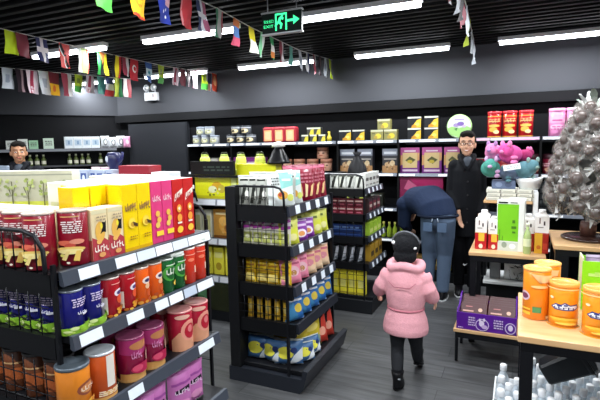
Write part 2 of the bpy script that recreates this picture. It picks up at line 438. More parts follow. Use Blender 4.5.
def bunting(name, label, pts, flags, h=.2, w=.13, rx=-.2, grp=None):
    t = thing(name, label, 'bunting', pts[0])
    o0 = Vector(pts[0]); P_ = [Vector(p) - o0 for p in pts]
    mb = MB(); mb.tube(P_, .004, P('d6d3ce', .6), 6); mb.build('cord', t)
    def on(yv):
        for a, b_ in zip(P_, P_[1:]):
            if (a.y <= yv <= b_.y): return a.lerp(b_, (yv - a.y) / (b_.y - a.y))
        return P_[-1]
    rn = random.Random(len(flags))
    for yv, kind, sc in flags:
        p = on(yv - o0.y); mb = MB(); ph = rn.random() * 6; ang = R(rn.uniform(-14, 14))
        tw = rn.uniform(-.03, .03)
        def f(u, v, o, p=p, ph=ph, ang=ang, tw=tw):
            # the flag hangs along the cord, so its width follows the cord, turned a little by the air
            yy = (u - .5) * w * sc; k = 1 - v
            xx = .014 * math.sin(6 * k + 5 * u + ph) * k + tw * k + o * 1.2
            q = Vector((xx + yy * math.sin(rx + ang * k), yy * math.cos(rx + ang * k), -k * h * sc - .002))
            return p + q
        mb.decal(FL[kind], f, cu=5, cv=6); mb.decal([('r', 0, 0, 1, 1, FL[kind][0][-1])], f, cu=5, cv=6, off=-.0006)
        mb.build('flag', t)
    return t
bunting('flag_bunting', 'string of small national flags running under the ceiling, middle of the three', [(-1.80, .2, 2.74), (-1.85, 1.0, 2.56), (-1.9, 1.9, 2.51), (-1.92, 2.46, 2.57), (-2.01, 2.97, 2.61), (-2.1, 3.6, 2.62), (-2.22, 4.87, 2.65), (-2.27, 5.99, 2.72)],
  [(1.84, 'limegreen', 1), (2.08, 'yellow', 1), (2.31, 'blue', 1), (2.54, 'red', 1), (2.73, 'crossw', 1), (3.03, 'gwr', 1), (3.33, 'obp', 1), (3.63, 'yw', 1.05), (3.87, 'gw', 1), (4.07, 'gwo', 1), (4.32, 'pw', 1), (4.6, 'teal', .95), (4.86, 'gray', 1.05), (5.1, 'bo', 1.1), (5.32, 'pw', 1.1), (5.52, 'dark', 1.1), (5.72, 'gray', 1.15), (5.9, 'lime', 1.2)])
bunting('flag_bunting', 'string of small national flags on the left, running to the wall above the grey panel', [(-3.85, 1.2, 2.74), (-3.91, 2.65, 2.62), (-3.98, 3.5, 2.62), (-4.05, 4.78, 2.63), (-4.08, 5.99, 2.68)],
  [(2.2, 'gray', 1), (2.45, 'dark', 1), (2.74, 'lime', .95), (2.84, 'maroon', 1.0), (3.04, 'cross', 1.05), (3.30, 'redband', 1.1), (3.53, 'wgr', 1.2), (3.78, 'gory', 1.15), (4.0, 'byr', 1.15), (4.12, 'pw', 1), (4.27, 'redbadge', 1.15), (4.51, 'bwb', 1.15), (4.75, 'limegreen', 1.1), (5.04, 'pinkwhite', 1.1), (5.18, 'maroon', 1.1), (5.30, 'dark', 1.1), (5.46, 'pinkwhite', 1.15), (5.66, 'limegreen', 1.2), (5.78, 'blkwht', 1.25), (5.93, 'orange', 1.25)])
bunting('flag_bunting', 'lower string of small flags on the far left above the cashier', [(-5.9, 2.9, 2.70), (-5.6, 3.75, 2.60), (-5.19, 4.38, 2.57), (-4.97, 5.14, 2.58), (-4.9, 5.9, 2.68)],
  [(3.4, 'gray', 1), (3.6, 'pinkwhite', 1), (3.81, 'gray', 1.2), (3.93, 'dark', 1.35), (4.02, 'pinkwhite', 1.4), (4.13, 'gray', 1.4), (4.22, 'fire', 1.4), (4.34, 'pw', 1.4), (4.48, 'limegreen', 1.1), (4.62, 'pinkwhite', 1.1), (4.76, 'teal', 1.15), (4.88, 'rwb', 1.25), (5.0, 'goy', 1.25), (5.12, 'wr', 1.25)])
bunting('flag_bunting', 'string of small flags on the right seen almost end-on', [(-.34, 1.5, 2.72), (-.36, 3.0, 2.60), (-.39, 3.93, 2.60), (-.46, 5.2, 2.66), (-.52, 5.99, 2.70)],
  [(2.9, 'pw', 1), (3.1, 'gray', 1), (3.3, 'dark', 1), (3.5, 'pw', 1), (3.8, 'gray', 1), (4.3, 'goy', 1), (4.8, 'gray', 1), (5.3, 'gray', 1), (5.8, 'gray', 1)])

# ================================================================= SHELVING
def rail_x(parent, x, y0, y1, z, labels=(), h=.05, m=None):
    """price rail on an edge that looks towards +X"""
    mb = MB(); m = m or P('3a404b', .35)
    sec = [(-.004, -h + .006), (.012, -h), (.02, -h + .004), (.010, .002), (-.004, .004)]
    mb.rings([[(x + a, yy, z + c) for a, c in sec] for yy in (y0, y1)], m, smooth=False)
    r = mb.build('price_rail', parent)
    for a, b_, col in labels:
        q = MB(); q.face([(x + .0212, a, z - h + .008), (x + .0212, b_, z - h + .008), (x + .0128, b_, z - .002), (x + .0128, a, z - .002)], P(col, .4)); q.build('price_label', r)
    return r
def rail_y(parent, y, x0, x1, z, labels=(), h=.045, m=None):
    mb = MB(); m = m or P('9aa1ae', .35, .1)
    sec = [(.004, -h + .006), (-.012, -h), (-.018, -h + .004), (-.010, .002), (.004, .004)]
    mb.rings([[(xx, y + a, z + c) for a, c in sec] for xx in (x0, x1)], m, smooth=False)
    r = mb.build('price_rail', parent)
    for a, b_, col in labels:
        q = MB(); q.face([(a, y - .0192, z - h + .008), (b_, y - .0192, z - h + .008), (b_, y - .0108, z - .002), (a, y - .0108, z - .002)], P(col, .4)); q.build('price_label', r)
    return r
def guard(parent, x0, x1, y, zs, ztop, wires, curve=.09):
    mb = MB()
    mb.tube([(x0, y, ztop), (x1 - curve, y, ztop), (x1 - curve * .4, y, ztop - curve * .15), (x1 - .004, y, ztop - curve * .6), (x1, y, ztop - curve * 1.3), (x1, y, zs[0][0])], .008, STEEL, 8)
    for x in wires: mb.tube([(x, y, ztop), (x, y, zs[0][0])], .0028, STEEL, 5)
    for z0, z1 in zs[1:]:
        for x in wires: mb.tube([(x, y, z0), (x, y, z1)], .0025, STEEL, 5)
        for z in (z0 + (z1 - z0) * .33, z0 + (z1 - z0) * .66): mb.tube([(x0, y, z), (x1, y, z)], .0022, STEEL, 5)
    return mb.build('wire_guard', parent)

# --- near gondola on the left (levels: surface height, aisle edge)
G1 = thing('gondola_shelf', 'near black gondola shelf on the left, full of canisters and tall snack boxes', 'shelf', (0, 0, 0))
L1 = [(1.20, -1.42), (.975, -1.39), (.70, -1.345), (.42, -1.30)]
PR = ['dfe8f2', 'dfe8f2', 'dfe8f2']
lab1 = {1.20: [(1.16, 1.25, 'dfe8f2'), (1.33, 1.44, 'dfe8f2'), (1.445, 1.55, 'cfd8e4'), (1.555, 1.66, 'eef3f8'), (1.665, 1.77, 'd3dce8'), (1.775, 1.945, 'e9f0f6')],
        .975: [(1.12, 1.22, 'dfe8f2'), (1.34, 1.43, 'dfe8f2'), (1.50, 1.58, 'dfe8f2'), (1.59, 1.68, 'e9f0f6'), (1.69, 1.78, 'b8c4d4'), (1.79, 1.915, 'e4ecf4')],
        .70: [(1.28, 1.36, 'dfe8f2'), (1.72, 1.84, 'e4ecf4')], .42: []}
for z, xl in L1:
    ye = {1.20: 1.955, .975: 1.925, .70: 1.895, .42: 1.88}[z]
    mb = MB(); mb.box(-2.35, xl, 1.10, ye, z - .03, z, STEEL, .003, 1); mb.build('shelf_board', G1)
    rail_x(G1, xl, 1.095, ye, z, lab1[z])
    mb = MB(); mb.box(-2.35, -1.445, 1.075, 1.0995, z - .085, z - .004, P('101114', .45)); mb.build('end_fascia', G1)
mb = MB(); mb.box(-2.35, -1.27, 1.05, 1.975, .0, .14, P('121317', .5), .004, 1); mb.build('base', G1)
mb = MB(); mb.box(-1.915, -1.895, 1.09, 1.95, .14, 1.20, P('121317', .5)); mb.build('back_panel', G1)
for x, y, z1 in ((-1.434, 1.083, 1.23), (-1.453, 1.985, 1.25), (-2.345, 1.06, 1.3), (-2.345, 1.985, 1.3)):
    mb = MB(); mb.box(x - .007, x + .007, y - .007, y + .007, 0, z1, STEEL); mb.build('post', G1)
w1 = [-1.49 - .058 * i for i in range(9)]
guard(G1, -2.33, -1.45, 1.065, [(1.2, 0), (.98, 1.13), (.70, .88), (.42, .62)], 1.345, w1, .1)
g = guard(G1, -2.33, -1.463, 2.0, [(1.2, 0), (.98, 1.13), (.70, .88), (.42, .62)], 1.33, [-1.55 - .12 * i for i in range(6)], .1)

# --- middle gondola
G2 = thing('gondola_shelf', 'middle black gondola shelf of snack bags with wire front', 'shelf', (0, 0, 0))
L2 = [(1.215, -1.335), (.955, -1.315), (.69, -1.30), (.44, -1.285), (.135, -1.235)]
for i, (z, xl) in enumerate(L2):
    mb = MB(); mb.box(-1.71, xl, 2.70, 3.42, z - .03, z, STEEL, .002, 1); mb.build('shelf_board', G2)
    if i < 4:
        lb = [(2.75 + .17 * k + .03, 2.75 + .17 * k + .10, 'dfe8f2') for k in range(4)] if i != 3 else []
        rail_x(G2, xl, 2.69, 3.42, z + .015, lb, .065, P('2b303b', .4) if i < 3 else P('20232b', .45))
        mb = MB(); mb.box(-1.70, xl - .004, 2.672, 2.70, z - .07 if i else z - .09, z + .02, P('0d0e11', .45)); mb.build('end_fascia', G2)
mb = MB(); mb.rings([[(xx, yy, zz) for xx, zz in ((-1.80, 0), (-1.26, 0), (-1.235, .03), (-1.20, .16), (-1.235, .165), (-1.245, .10), (-1.80, .10))] for yy in (2.66, 3.45)], P('23262d', .4), smooth=False); mb.build('base', G2)
mb = MB(); mb.box(-1.785, -1.705, 2.66, 3.44, .1, 1.355, P('101114', .5), .003, 1); mb.build('side_panel', G2)
mb = MB(); mb.box(-1.35, -1.335, 2.668, 2.69, .1, 1.19, STEEL); mb.build('post', G2)
mb = MB(); mb.box(-1.33, -1.31, 3.425, 3.445, .1, 1.25, STEEL); mb.build('post', G2)
guard(G2, -1.70, -1.345, 2.665, [(1.225, 0), (.97, 1.13), (.71, .87), (.46, .62)], 1.36, [-1.66, -1.60, -1.54, -1.48, -1.42], .07)

# --- far gondola
G3 = thing('gondola_shelf', 'smaller black gondola shelf of dark boxes beside the bending man', 'shelf', (0, 0, 0))
L3 = [(1.19, -1.30), (.95, -1.285), (.735, -1.27), (.48, -1.26), (.16, -1.23)]
for i, (z, xl) in enumerate(L3):
    mb = MB(); mb.box(-1.68, xl, 4.28, 4.85, z - .03, z, STEEL, .002, 1); mb.build('shelf_board', G3)
    if i < 4:
        rail_x(G3, xl, 4.27, 4.85, z + .015, [(4.31 + .14 * k, 4.36 + .14 * k, 'dfe8f2') for k in range(4)], .055, P('2b303b', .4))
        mb = MB(); mb.box(-1.68, xl - .004, 4.25, 4.279, z - .06, z + .01, P('0d0e11', .45)); mb.build('end_fascia', G3)
mb = MB(); mb.box(-1.76, -1.23, 4.25, 4.87, 0, .13, P('17191d', .5), .004, 1); mb.build('base', G3)
mb = MB(); mb.box(-1.76, -1.685, 4.25, 4.86, .13, 1.33, P('101114', .5)); mb.build('side_panel', G3)
mb = MB(); mb.box(-1.315, -1.30, 4.25, 4.265, .13, 1.19, STEEL); mb.build('post', G3)
guard(G3, -1.68, -1.31, 4.245, [(1.19, 0), (.96, 1.12), (.74, .88), (.49, .62), (.17, .4)], 1.335, [-1.62, -1.55, -1.48, -1.41], .07)

# --- front-facing gondola between them
G5 = thing('gondola_shelf', 'shelf of yellow and green boxes behind the middle gondola, facing the aisle', 'shelf', (0, 0, 0))
for z in (1.13, .765, .41):
    mb = MB(); mb.box(-2.81, -1.86, 3.60, 4.08, z - .03, z, STEEL); mb.build('shelf_board', G5)
    rail_y(G5, 3.60, -2.81, -1.86, z + .012, [(-2.8 + .31 * k, -2.51 + .31 * k, 'e4e8ee') for k in range(3)], .06, P('8a919e', .35, .1))
mb = MB(); mb.box(-2.83, -1.84, 3.58, 4.1, 0, .12, P('17191d', .5)); mb.build('base', G5)
mb = MB(); mb.box(-2.81, -1.86, 4.081, 4.1, .12, 1.3, P('1f2126', .5)); mb.build('back_panel', G5)
for x in (-2.82, -1.85):
    mb = MB(); mb.box(x - .01, x + .01, 3.585, 4.1, .12, 1.14, P('101114', .5)); mb.build('side_panel', G5)
for x0, x1 in ((-2.80, -2.62),):
    mb = MB(); mb.tube([(-2.80, 3.57, 1.12), (-2.80, 3.57, 1.25), (x0 + .02, 3.57, 1.25), (x0 + .08, 3.57, 1.20), (x0 + .1, 3.57, 1.12)], .008, STEEL); mb.build('wire_guard', G5)
mb = MB(); mb.box(-2.62, -2.0, 3.572, 3.577, .10, .36, P('4a4f38', .15, trans=.6)); mb.build('glass_guard', G5)

# --- wall shelving along the back
WS = thing('wall_shelving', 'long black wall shelving with pale price rails along the back wall', 'shelf', (0, 0, 0))
bays = [-4.37, -3.64, -2.86, -2.07, -1.305, -.60, .20, 1.0, 1.8]
for a, c in zip(bays, bays[1:]):
    for z in (1.66, 1.265, .845, .475):
        if c < -2.9 and z < .8: continue
        mb = MB(); mb.box(a + .012, c - .012, 5.60, 5.99, z - .025, z, P('24262c', .5)); mb.build('shelf_board', WS)
        n = 3; wd = (c - a - .03) / n
        lb = [(a + .02 + wd * k, a + .02 + wd * (k + .82), 'eef1f6') for k in range(n) if not (z < 1.5 and k == 1)]
        if abs(a + .60) < .01 and z > 1.5: lb = [(a + .02, a + .3, 'd9a8bf'), (a + .31, a + .5, 'f1e9f0'), (a + .5, c - .02, 'dd9fc4')]
        rail_y(WS, 5.60, a + .012, c - .012, z, lb, .035, P('6e7480', .4, .1))
for x in bays:
    mb = MB(); mb.box(x - .011, x + .011, 5.62, 5.995, .12, 1.665 if x > -4 else 1.66, P('08090b', .6)); mb.build('upright', WS)
mb = MB(); mb.box(-4.38, 1.8, 5.58, 5.99, 0, .115, P('16181c', .5)); mb.build('base', WS)
# left wall shelf
LS = thing('wall_shelf', 'single pale-edged shelf on the dark left wall holding white packs', 'shelf')
mb = MB(); obl(mb, .1, 2.2, 1.60, 1.63, .0, .3, P('23252b', .5)); mb.build('shelf_board', LS)
mb = MB(); obl(mb, .1, 2.2, 1.595, 1.635, .301, .31, P('7a7e86', .4)); mb.build('price_rail', LS)

# ================================================================= PACKS ON THE SHELVES
W = 'f2efe8'
# ---- near gondola, top shelf
red_art = ([('r', .30, .92, .70, .94, 'd8b070')] + lines(.34, .62, .74, .86, 6, 'efe6e2', 3)
  + [('e', .40, .45, .13, .05, 'd9694f'), ('e', .62, .47, .13, .05, 'e08a72'), ('e', .50, .40, .10, .04, 'c04a3a'),
     ('e', .50, .33, .26, .05, 'e8c76a'), ('e', .50, .29, .22, .05, 'f0dc96'), ('p', [(.34, .14), (.44, .3), (.50, .3), (.42, .12)], 'e8cf85'), ('p', [(.54, .12), (.60, .3), (.68, .3), (.64, .10)], 'e8c060'),
     ('e', .36, .22, .04, .03, 'd9d26a'), ('e', .46, .08, .03, .02, 'f1e6d0')])
can_red = canister('snack_canister', .0525, .202, P('8a0e26', .3, coat=.3), red_art, P('b3a093', .35), lidh=.008)
GR = 'dark red canisters at the wired end of the near gondola'
for i, (x, y, n) in enumerate([(-1.492, 1.222, 'closest to the price rail'), (-1.548, 1.128, 'second from the price rail'), (-1.663, 1.135, 'third from the price rail'), (-1.778, 1.135, 'leftmost in the picture')]):
    can_red.put((x, y, 1.20), R(38 if i == 0 else 30), f'dark red canister with white lettering on the near top shelf, {n}', GR)

cream_art = ([('r', .05, .90, .95, .97, 'd9cfa8'), ('p', [(0, 0), (1, 0), (1, .34), (.7, .42), (.4, .38), (0, .46)], 'b23a44'),
   ('e', .5, .55, .3, .2, 'e6b24f'), ('p', [(.5, .5), (.66, .54), (.85, .52), (.88, .76), (.8, .72), (.62, .74), (.66, .64)], '17171a'),
   ('e', .58, .66, .08, .06, 'f0dc3a'), ('e', .4, .36, .16, .05, 'e7b060'), *scrawl(.1, .16, .92, .30, 'f4ece0'), ('e', .5, .1, .2, .05, 'e0a060')] + lines(.2, .76, .8, .88, 2, 'a8957a', 5))
cream = carton('snack_box', .078, .078, .195, P('e6d3a6', .4), cream_art, left=[('r', 0, 0, 1, .4, 'c05a50'), ('e', .5, .6, .3, .15, 'e8c070')], topc=P('f3efe6', .35))  # tops of all four snack box kinds are painted pale as overexposed light
yel_art = [('r', 0, .0, 1, .05, 'd9a800'), ('p', [(.15, .60), (.9, .66), (.9, .72), (.15, .66)], 'b98f3a'), *scrawl(.12, .60, .9, .72, '8c6a3c'), ('e', .5, .42, .26, .08, 'f6d64a'), ('e', .55, .40, .16, .04, 'c79a30'), ('p', [(.55, .44), (.9, .40), (.88, .35), (.6, .38)], '4a3220')] + lines(.25, .16, .8, .24, 2, 'a98210', 6)
yellow = carton('snack_box', .078, .08, .275, P('f3cf06', .3, coat=.3), yel_art, left=[('r', .2, .45, .8, .55, 'd9b820'), ('r', .2, .2, .8, .3, 'd9b820')], topc=P('f5f0df', .35))
pink_art = [*scrawl(.15, .68, .85, .78, 'f1d9dd'), ('e', .5, .48, .2, .05, 'e8b84f'), ('e', .6, .38, .2, .05, 'e8b84f'), ('e', .45, .3, .2, .05, 'e9c25e'), ('r', .3, .12, .95, .2, 'f3d23c')]
pink = carton('snack_box', .068, .08, .275, P('dc3f7c', .3, coat=.3), pink_art, left=[('r', .2, .5, .8, .7, 'e884a8')], topc=P('f3e9ec', .35))
redb_art = [('p', [(.15, .62), (.9, .74), (.95, .84), (.2, .74)], 'f1e6d8'), *scrawl(.2, .65, .9, .78, 'b01818'), ('e', .5, .5, .22, .07, 'f0a03c'), ('e', .5, .5, .10, .03, 'f6e6c0'), ('e', .5, .34, .22, .07, 'f0a03c'), ('r', .3, .24, .7, .27, 'f1e6d8'), ('e', .5, .14, .28, .06, 'f2c23c')]
redb = carton('snack_box', .076, .08, .275, P('c3201f', .3, coat=.3), redb_art, left=[('r', .2, .5, .8, .7, 'e05a30')], topc=P('f0e2dc', .35))
XF = -1.482
def aisle(pr, ys, x, z, desc, grp, cols=1, dx=.085, n0=0, jit=0, desc2=None, rz=PI / 2):
    for c in range(cols):
        for i, y in enumerate(ys):
            w = f'{ORD[i]} from the near end' if c == 0 else f'{ORD[i]} from the near end, {ORD[c]} row back'
            pr.put((x - dx * c, y, z), rz + (rnd.uniform(-jit, jit)), f'{desc}, {w}', grp)
aisle(cream, [1.300, 1.380], XF, 1.20, 'cream box with red base and black mask print', 'cream snack boxes on the top shelf')
aisle(yellow, [1.461, 1.541], XF, 1.20, 'tall yellow snack box at the top rail', 'tall yellow boxes along the top rail')
aisle(yellow, [1.31, 1.395, 1.48, 1.565], XF - .10, 1.20, 'tall yellow box behind the cream boxes', 'tall yellow boxes in the second row', cols=1)
aisle(yellow, [1.395, 1.48, 1.565], XF - .19, 1.20, 'tall yellow box two rows behind the rail', 'tall yellow boxes in the third row', cols=1)
aisle(pink, [1.617, 1.687], XF, 1.20, 'tall pink snack box beside the yellow ones', 'tall pink boxes along the top rail')
aisle(pink, [1.645, 1.718], XF - .10, 1.20, 'tall pink snack box behind the front pink pair', 'tall pink boxes in the second row')
aisle(redb, [1.762, 1.840], XF, 1.20, 'tall red snack box with orange rounds', 'tall red boxes along the top rail')
aisle(redb, [1.795, 1.875], XF - .10, 1.20, 'tall red snack box behind the front red pair', 'tall red boxes in the second row')
# trays with overexposure painted into their white tops, and clear boxes on the other half of the top shelf
overlit_tray = carton('overlit_tray_box', .16, .14, .185, P('d9d4c2', .5), [('r', .1, .2, .9, .7, 'c9c79a')], topc=P('f5f6f4', .4))
for i, (x, y) in enumerate([(-1.60, 1.31), (-1.75, 1.31), (-1.90, 1.31), (-2.05, 1.31)]):
    overlit_tray.put((x if i else -1.655, y + (.0 if i else -.0), 1.20), 0, f'flat carton with painted overlit white top behind the dark red canisters, {ORD[i - 1]} from the right', 'cartons with painted overlit white tops behind the red canisters', sc=(.9, .8, 1)) if i else None
overlit_box = carton('white_box', .19, .17, .279, P('ddd9c9', .5), [('r', .1, .2, .9, .7, 'c9c79a')], topc=P('f7f8f6', .4))  # glare of the lights is put into the near-white top colour
for i, (x, y) in enumerate([(-1.77, 1.50), (-1.77, 1.69), (-1.77, 1.88), (-1.97, 1.90)]):
    overlit_box.put((x - .005, y, 1.20), 0, f'tall box, painted overlit white top, middle of the near top shelf, {ORD[i]} from the camera', 'boxes with painted overlit white tops in the middle of the near gondola')
pale_art = [('r', 0, .93, 1, .95, '9fa08e'), ('r', 0, .0, 1, .56, 'd8dc54')]
for q in range(5):
    u = .12 + .19 * q
    pale_art += [('p', [(u - .008, .50), (u + .008, .50), (u + .004, .85), (u - .004, .85)], '5e5e3c'), ('p', [(u, .64), (u + .05, .80), (u + .04, .81)], '5e5e3c'), ('p', [(u, .6), (u - .05, .76), (u - .04, .78)], '5e5e3c')] + blobs(u - .07, .66, u + .07, .88, 11, ['aebb68', 'c3cc88', '8f9c58'], .022, q, 1.2)
paleb = carton('gift_box', .42, .07, .325, P('c9c6ae', .4), pale_art, topc=P('f1f2ec', .4))
for i, (x, y, n) in enumerate([(-2.10, 1.52, 'nearer the yellow boxes'), (-1.66, 1.9, 'x')][:1]):
    paleb.put((x, y, 1.20), R(22), 'wide pale box printed with thin trees behind the red canisters', None)
clearb = carton('clear_box', .42, .07, .245, P('cfccb4', .25, alpha=.9), [('r', .03, .1, .97, .45, 'd9de3a'), ('r', .03, .5, .3, .85, 'b9b79c'), ('r', .36, .5, .62, .85, 'aead92'), ('r', .68, .5, .95, .85, 'c9c6ae')], topc=P('efefe6', .4))
clearb.put((-2.12, 1.70, 1.20), R(22), 'pale window box with lime green base behind the box printed with trees')

# ---- near gondola, second shelf
blue_art = lines(.3, .62, .75, .86, 4, 'd6c9e6', 9) + [('r', .55, .42, .72, .48, 'e9e9f6'), *scrawl(.42, .46, .68, .54, 'e9e9f6'), ('p', [(0, 0), (1, 0), (1, .28), (.5, .20), (0, .16)], '7fae2c')] + blobs(.05, .05, .95, .22, 12, ['b7d45a', '8fbc34', 'd5e59a'], .09, 4, .5)
blue = canister('snack_can', .041, .155, P('17186a', .25, coat=.3), blue_art, P('9aa3ad', .3, .6), lidh=.006)
def cans_end(pr, xs, y, z, desc, grp):
    for i, x in enumerate(xs):
        pr.put((x, y, z), R(12), f'{desc}, {ORD[i]} from the post', grp)
cans_end(blue, [-1.528 - .086 * k for k in range(6)], 1.145, .975, 'navy blue can behind the near wire guard', 'navy blue cans behind the wire guard')
cans_end(blue, [-1.528 - .086 * k for k in range(6)], 1.235, .975, 'navy blue can in the second row behind the wire guard', 'navy blue cans in the second row')
aisle(blue, [1.145, 1.226], -1.437, .975, 'navy blue can with green chips print at the second rail', 'navy blue cans at the aisle rail')
rc_art = [('e', .62, .62, .2, .1, 'e7d9e2'), ('e', .62, .62, .12, .05, '3a2a6a'), ('e', .62, .45, .13, .12, 'e0522a'), ('r', .02, .1, .22, .55, 'e7ded0'), ('r', .35, .86, .85, .88, 'e9a59c')] + blobs(.25, .05, .95, .22, 12, ['e39a2a', 'f0bd4a', 'c26a1a'], .08, 2, .6)
redcan = canister('snack_can', .041, .155, P('a31420', .25, coat=.3), rc_art, P('b9aca6', .3, .4), lidh=.006)
or_art = [('e', .55, .66, .2, .1, 'f0dccf'), ('e', .55, .66, .12, .05, '2a2a5a'), ('e', .55, .5, .11, .08, 'e6b78a'), ('e', .6, .3, .12, .10, 'c9501a')] + blobs(.1, .04, .9, .16, 9, ['b5481a', 'e59a3a'], .08, 5, .6)
orcan = canister('snack_can', .041, .155, P('dd5a16', .25, coat=.3), or_art, P('c8b9ac', .3, .3), lidh=.006)
gr_art = [('e', .5, .6, .34, .24, '49a03c'), ('e', .55, .6, .27, .19, '125a26'), *scrawl(.3, .56, .95, .76, 'e9f2e2'), ('e', .66, .28, .12, .08, 'e8c14a'), ('r', .3, .84, .85, .87, 'd9ead0')]
grcan = canister('snack_can', .041, .155, P('125a26', .25, coat=.3), gr_art, P('cfd8cf', .3, .3), lidh=.006)
ro_art = [('r', .55, .3, .8, .5, 'f2cdb9'), ('e', .4, .7, .14, .05, 'e87a5a'), ('r', .2, .84, .8, .86, 'f0b09a'), ('e', .85, .4, .1, .12, 'f0c43c')]
rocan = canister('snack_can', .040, .172, P('cc3420', .25, coat=.3), ro_art, P('e2d6d0', .3), lidh=.008)
aisle(redcan, [1.316, 1.398], -1.436, .975, 'crimson can with mascot badge and chips print', 'crimson cans on the second shelf')
aisle(orcan, [1.478, 1.558], -1.436, .975, 'orange can with white badge on the second shelf', 'orange cans on the second shelf')
aisle(grcan, [1.636, 1.714], -1.436, .975, 'dark green can with leaf swirl on the second shelf', 'green cans on the second shelf')
aisle(rocan, [1.796, 1.878], -1.436, .975, 'red-orange can near the far end of the second shelf', 'red-orange cans on the second shelf')
for pr, ys, c in ((blue, [1.20], 'navy'), (redcan, [1.32, 1.408], 'crimson'), (orcan, [1.494, 1.58], 'orange'), (grcan, [1.666, 1.752], 'green'), (rocan, [1.82, 1.90], 'red-orange')):
    if c == 'navy': continue
    aisle(pr, ys, -1.528, .975, f'{c} can in the second row of the second shelf', f'{c} cans in the second row')
# flat packets lying on the far cans
flat = carton('flat_packet', .09, .15, .014, P('d9ded8', .4), topc=P('e4e9e2', .4), top=[('r', .1, .1, .9, .3, '3f8f4a'), ('r', .1, .5, .9, .7, '9aa39a')])
for i, (x, y, z, a) in enumerate([(-1.47, 1.70, 1.131, 84), (-1.475, 1.865, 1.148, 95), (-1.47, 1.87, 1.164, 80)]):
    flat.put((x, y, z), R(a), ['pale flat packet lying on the green cans', 'pale flat packet lying on the red-orange cans, lower one', 'pale flat packet lying on the red-orange cans, upper one'][i], 'flat packets laid on the cans', sc=.9)

# ---- near gondola, third shelf
bo_art = [('e', .6, .56, .26, .15, '8c4a34'), ('e', .6, .56, .2, .1, 'cf8a55'), *scrawl(.42, .52, .8, .62, 'f2e0c8'), ('r', 0, .0, 1, .12, 'a8551a')] + blobs(.1, .1, .9, .3, 10, ['f0b848', 'd8872c'], .08, 3, .6)
bigor = canister('snack_jar', .056, .178, P('d07a22', .28, coat=.3), bo_art, P('59636c', .3, .3), lidh=.012, cat='jar')
bigst = canister('snack_jar', .054, .178, P('bf4f1c', .28, coat=.3), [('r', .40, .28, .62, .98, 'e4dcd2'), ('r', .3, .1, .7, .2, 'e9b46a'), ('r', 0, 0, 1, .08, 'd9a25a')] + lines(.2, .1, .8, .24, 3, 'f4e3c4', 8), P('c9d0d6', .3, .3), lidh=.008, cat='jar')
maroon_art = [('r', 0, 0, 1, .2, 'c99350'), ('p', [(0, .68), (.5, .60), (1, .72), (1, 1), (0, 1)], '9c2a64'), ('e', .5, .84, .26, .1, 'b9794c'), *scrawl(.28, .55, .52, .72, 'd98ab8'), ('e', .72, .52, .08, .16, 'd9b3a0'), ('e', .55, .3, .3, .12, 'b01848'), ('e', .4, .32, .12, .08, 'd34a6a')]
mar = canister('snack_jar', .056, .178, P('85123c', .2, coat=.5), maroon_art, P('7b3a58', .3), base=P('c79a5e', .4), lidh=.006, cat='jar')
rp_art = [('p', [(0, 0), (1, 0), (1, .30), (.8, .5), (.5, .3), (.2, .5), (0, .3)], 'd99a78'), ('e', .5, .52, .26, .28, 'e59a86'), ('e', .5, .50, .17, .2, 'b3142e'), ('e', .5, .56, .08, .10, 'e07a7a'), ('e', .3, .9, .2, .06, 'e6b3a0')]
rpj = canister('snack_jar', .058, .182, P('a61c34', .2, coat=.5), rp_art, P('c98a86', .3), lidh=.006, cat='jar')
aisle(bigor, [1.105], -1.405, .70, 'orange jar with brown oval label under the second rail', None)
aisle(bigst, [1.222], -1.403, .70, 'burnt orange jar with a pale upright strip', None)
aisle(mar, [1.375, 1.492], -1.405, .70, 'maroon and gold jar on the third shelf', 'maroon jars on the third shelf')
aisle(mar, [1.40, 1.517], -1.525, .70, 'maroon and gold jar set back on the third shelf', 'maroon jars on the third shelf, second row')
aisle(rpj, [1.685, 1.808], -1.405, .70, 'crimson jar with red heart shape on the third shelf', 'crimson jars on the third shelf')
aisle(rpj, [1.71, 1.833], -1.53, .70, 'crimson jar in the second row of the third shelf', 'crimson jars on the third shelf, second row')
dkj = canister('snack_jar', .052, .17, P('6b3a20', .3, coat=.3), [('r', .2, .3, .8, .6, 'a8572a'), ('r', .1, .7, .9, .74, 'c9a070')], P('4a4a4c', .3), lidh=.012, cat='jar')
cans_end(dkj, [-1.53 - .115 * k for k in range(4)], 1.15, .70, 'brown jar on the third shelf behind the wire guard', 'brown jars behind the wire guard')
# ---- bottom: pink pouches
pp_art = [('r', .1, .72, .9, .78, 'a04a9c'), ('p', [(.2, .5), (.8, .56), (.8, .66), (.2, .6)], '2a1a2e'), *scrawl(.2, .5, .8, .62, 'f3dcf0'), ('e', .5, .25, .3, .1, 'e59ac8')]
ppk = pouch('pink_packet', .13, .19, .05, P('c975b8', .35), pp_art, crimp='b363a4')
for i, (x, y, a, n) in enumerate([(-1.375, 1.38, 70, 'nearest'), (-1.385, 1.47, 78, 'second'), (-1.37, 1.62, 74, 'third'), (-1.375, 1.72, 80, 'farthest')]):
    ppk.put((x, y, .425), R(a), f'mauve pink pouch on the fourth shelf, {n} from the camera', 'mauve pink pouches on the fourth shelf')

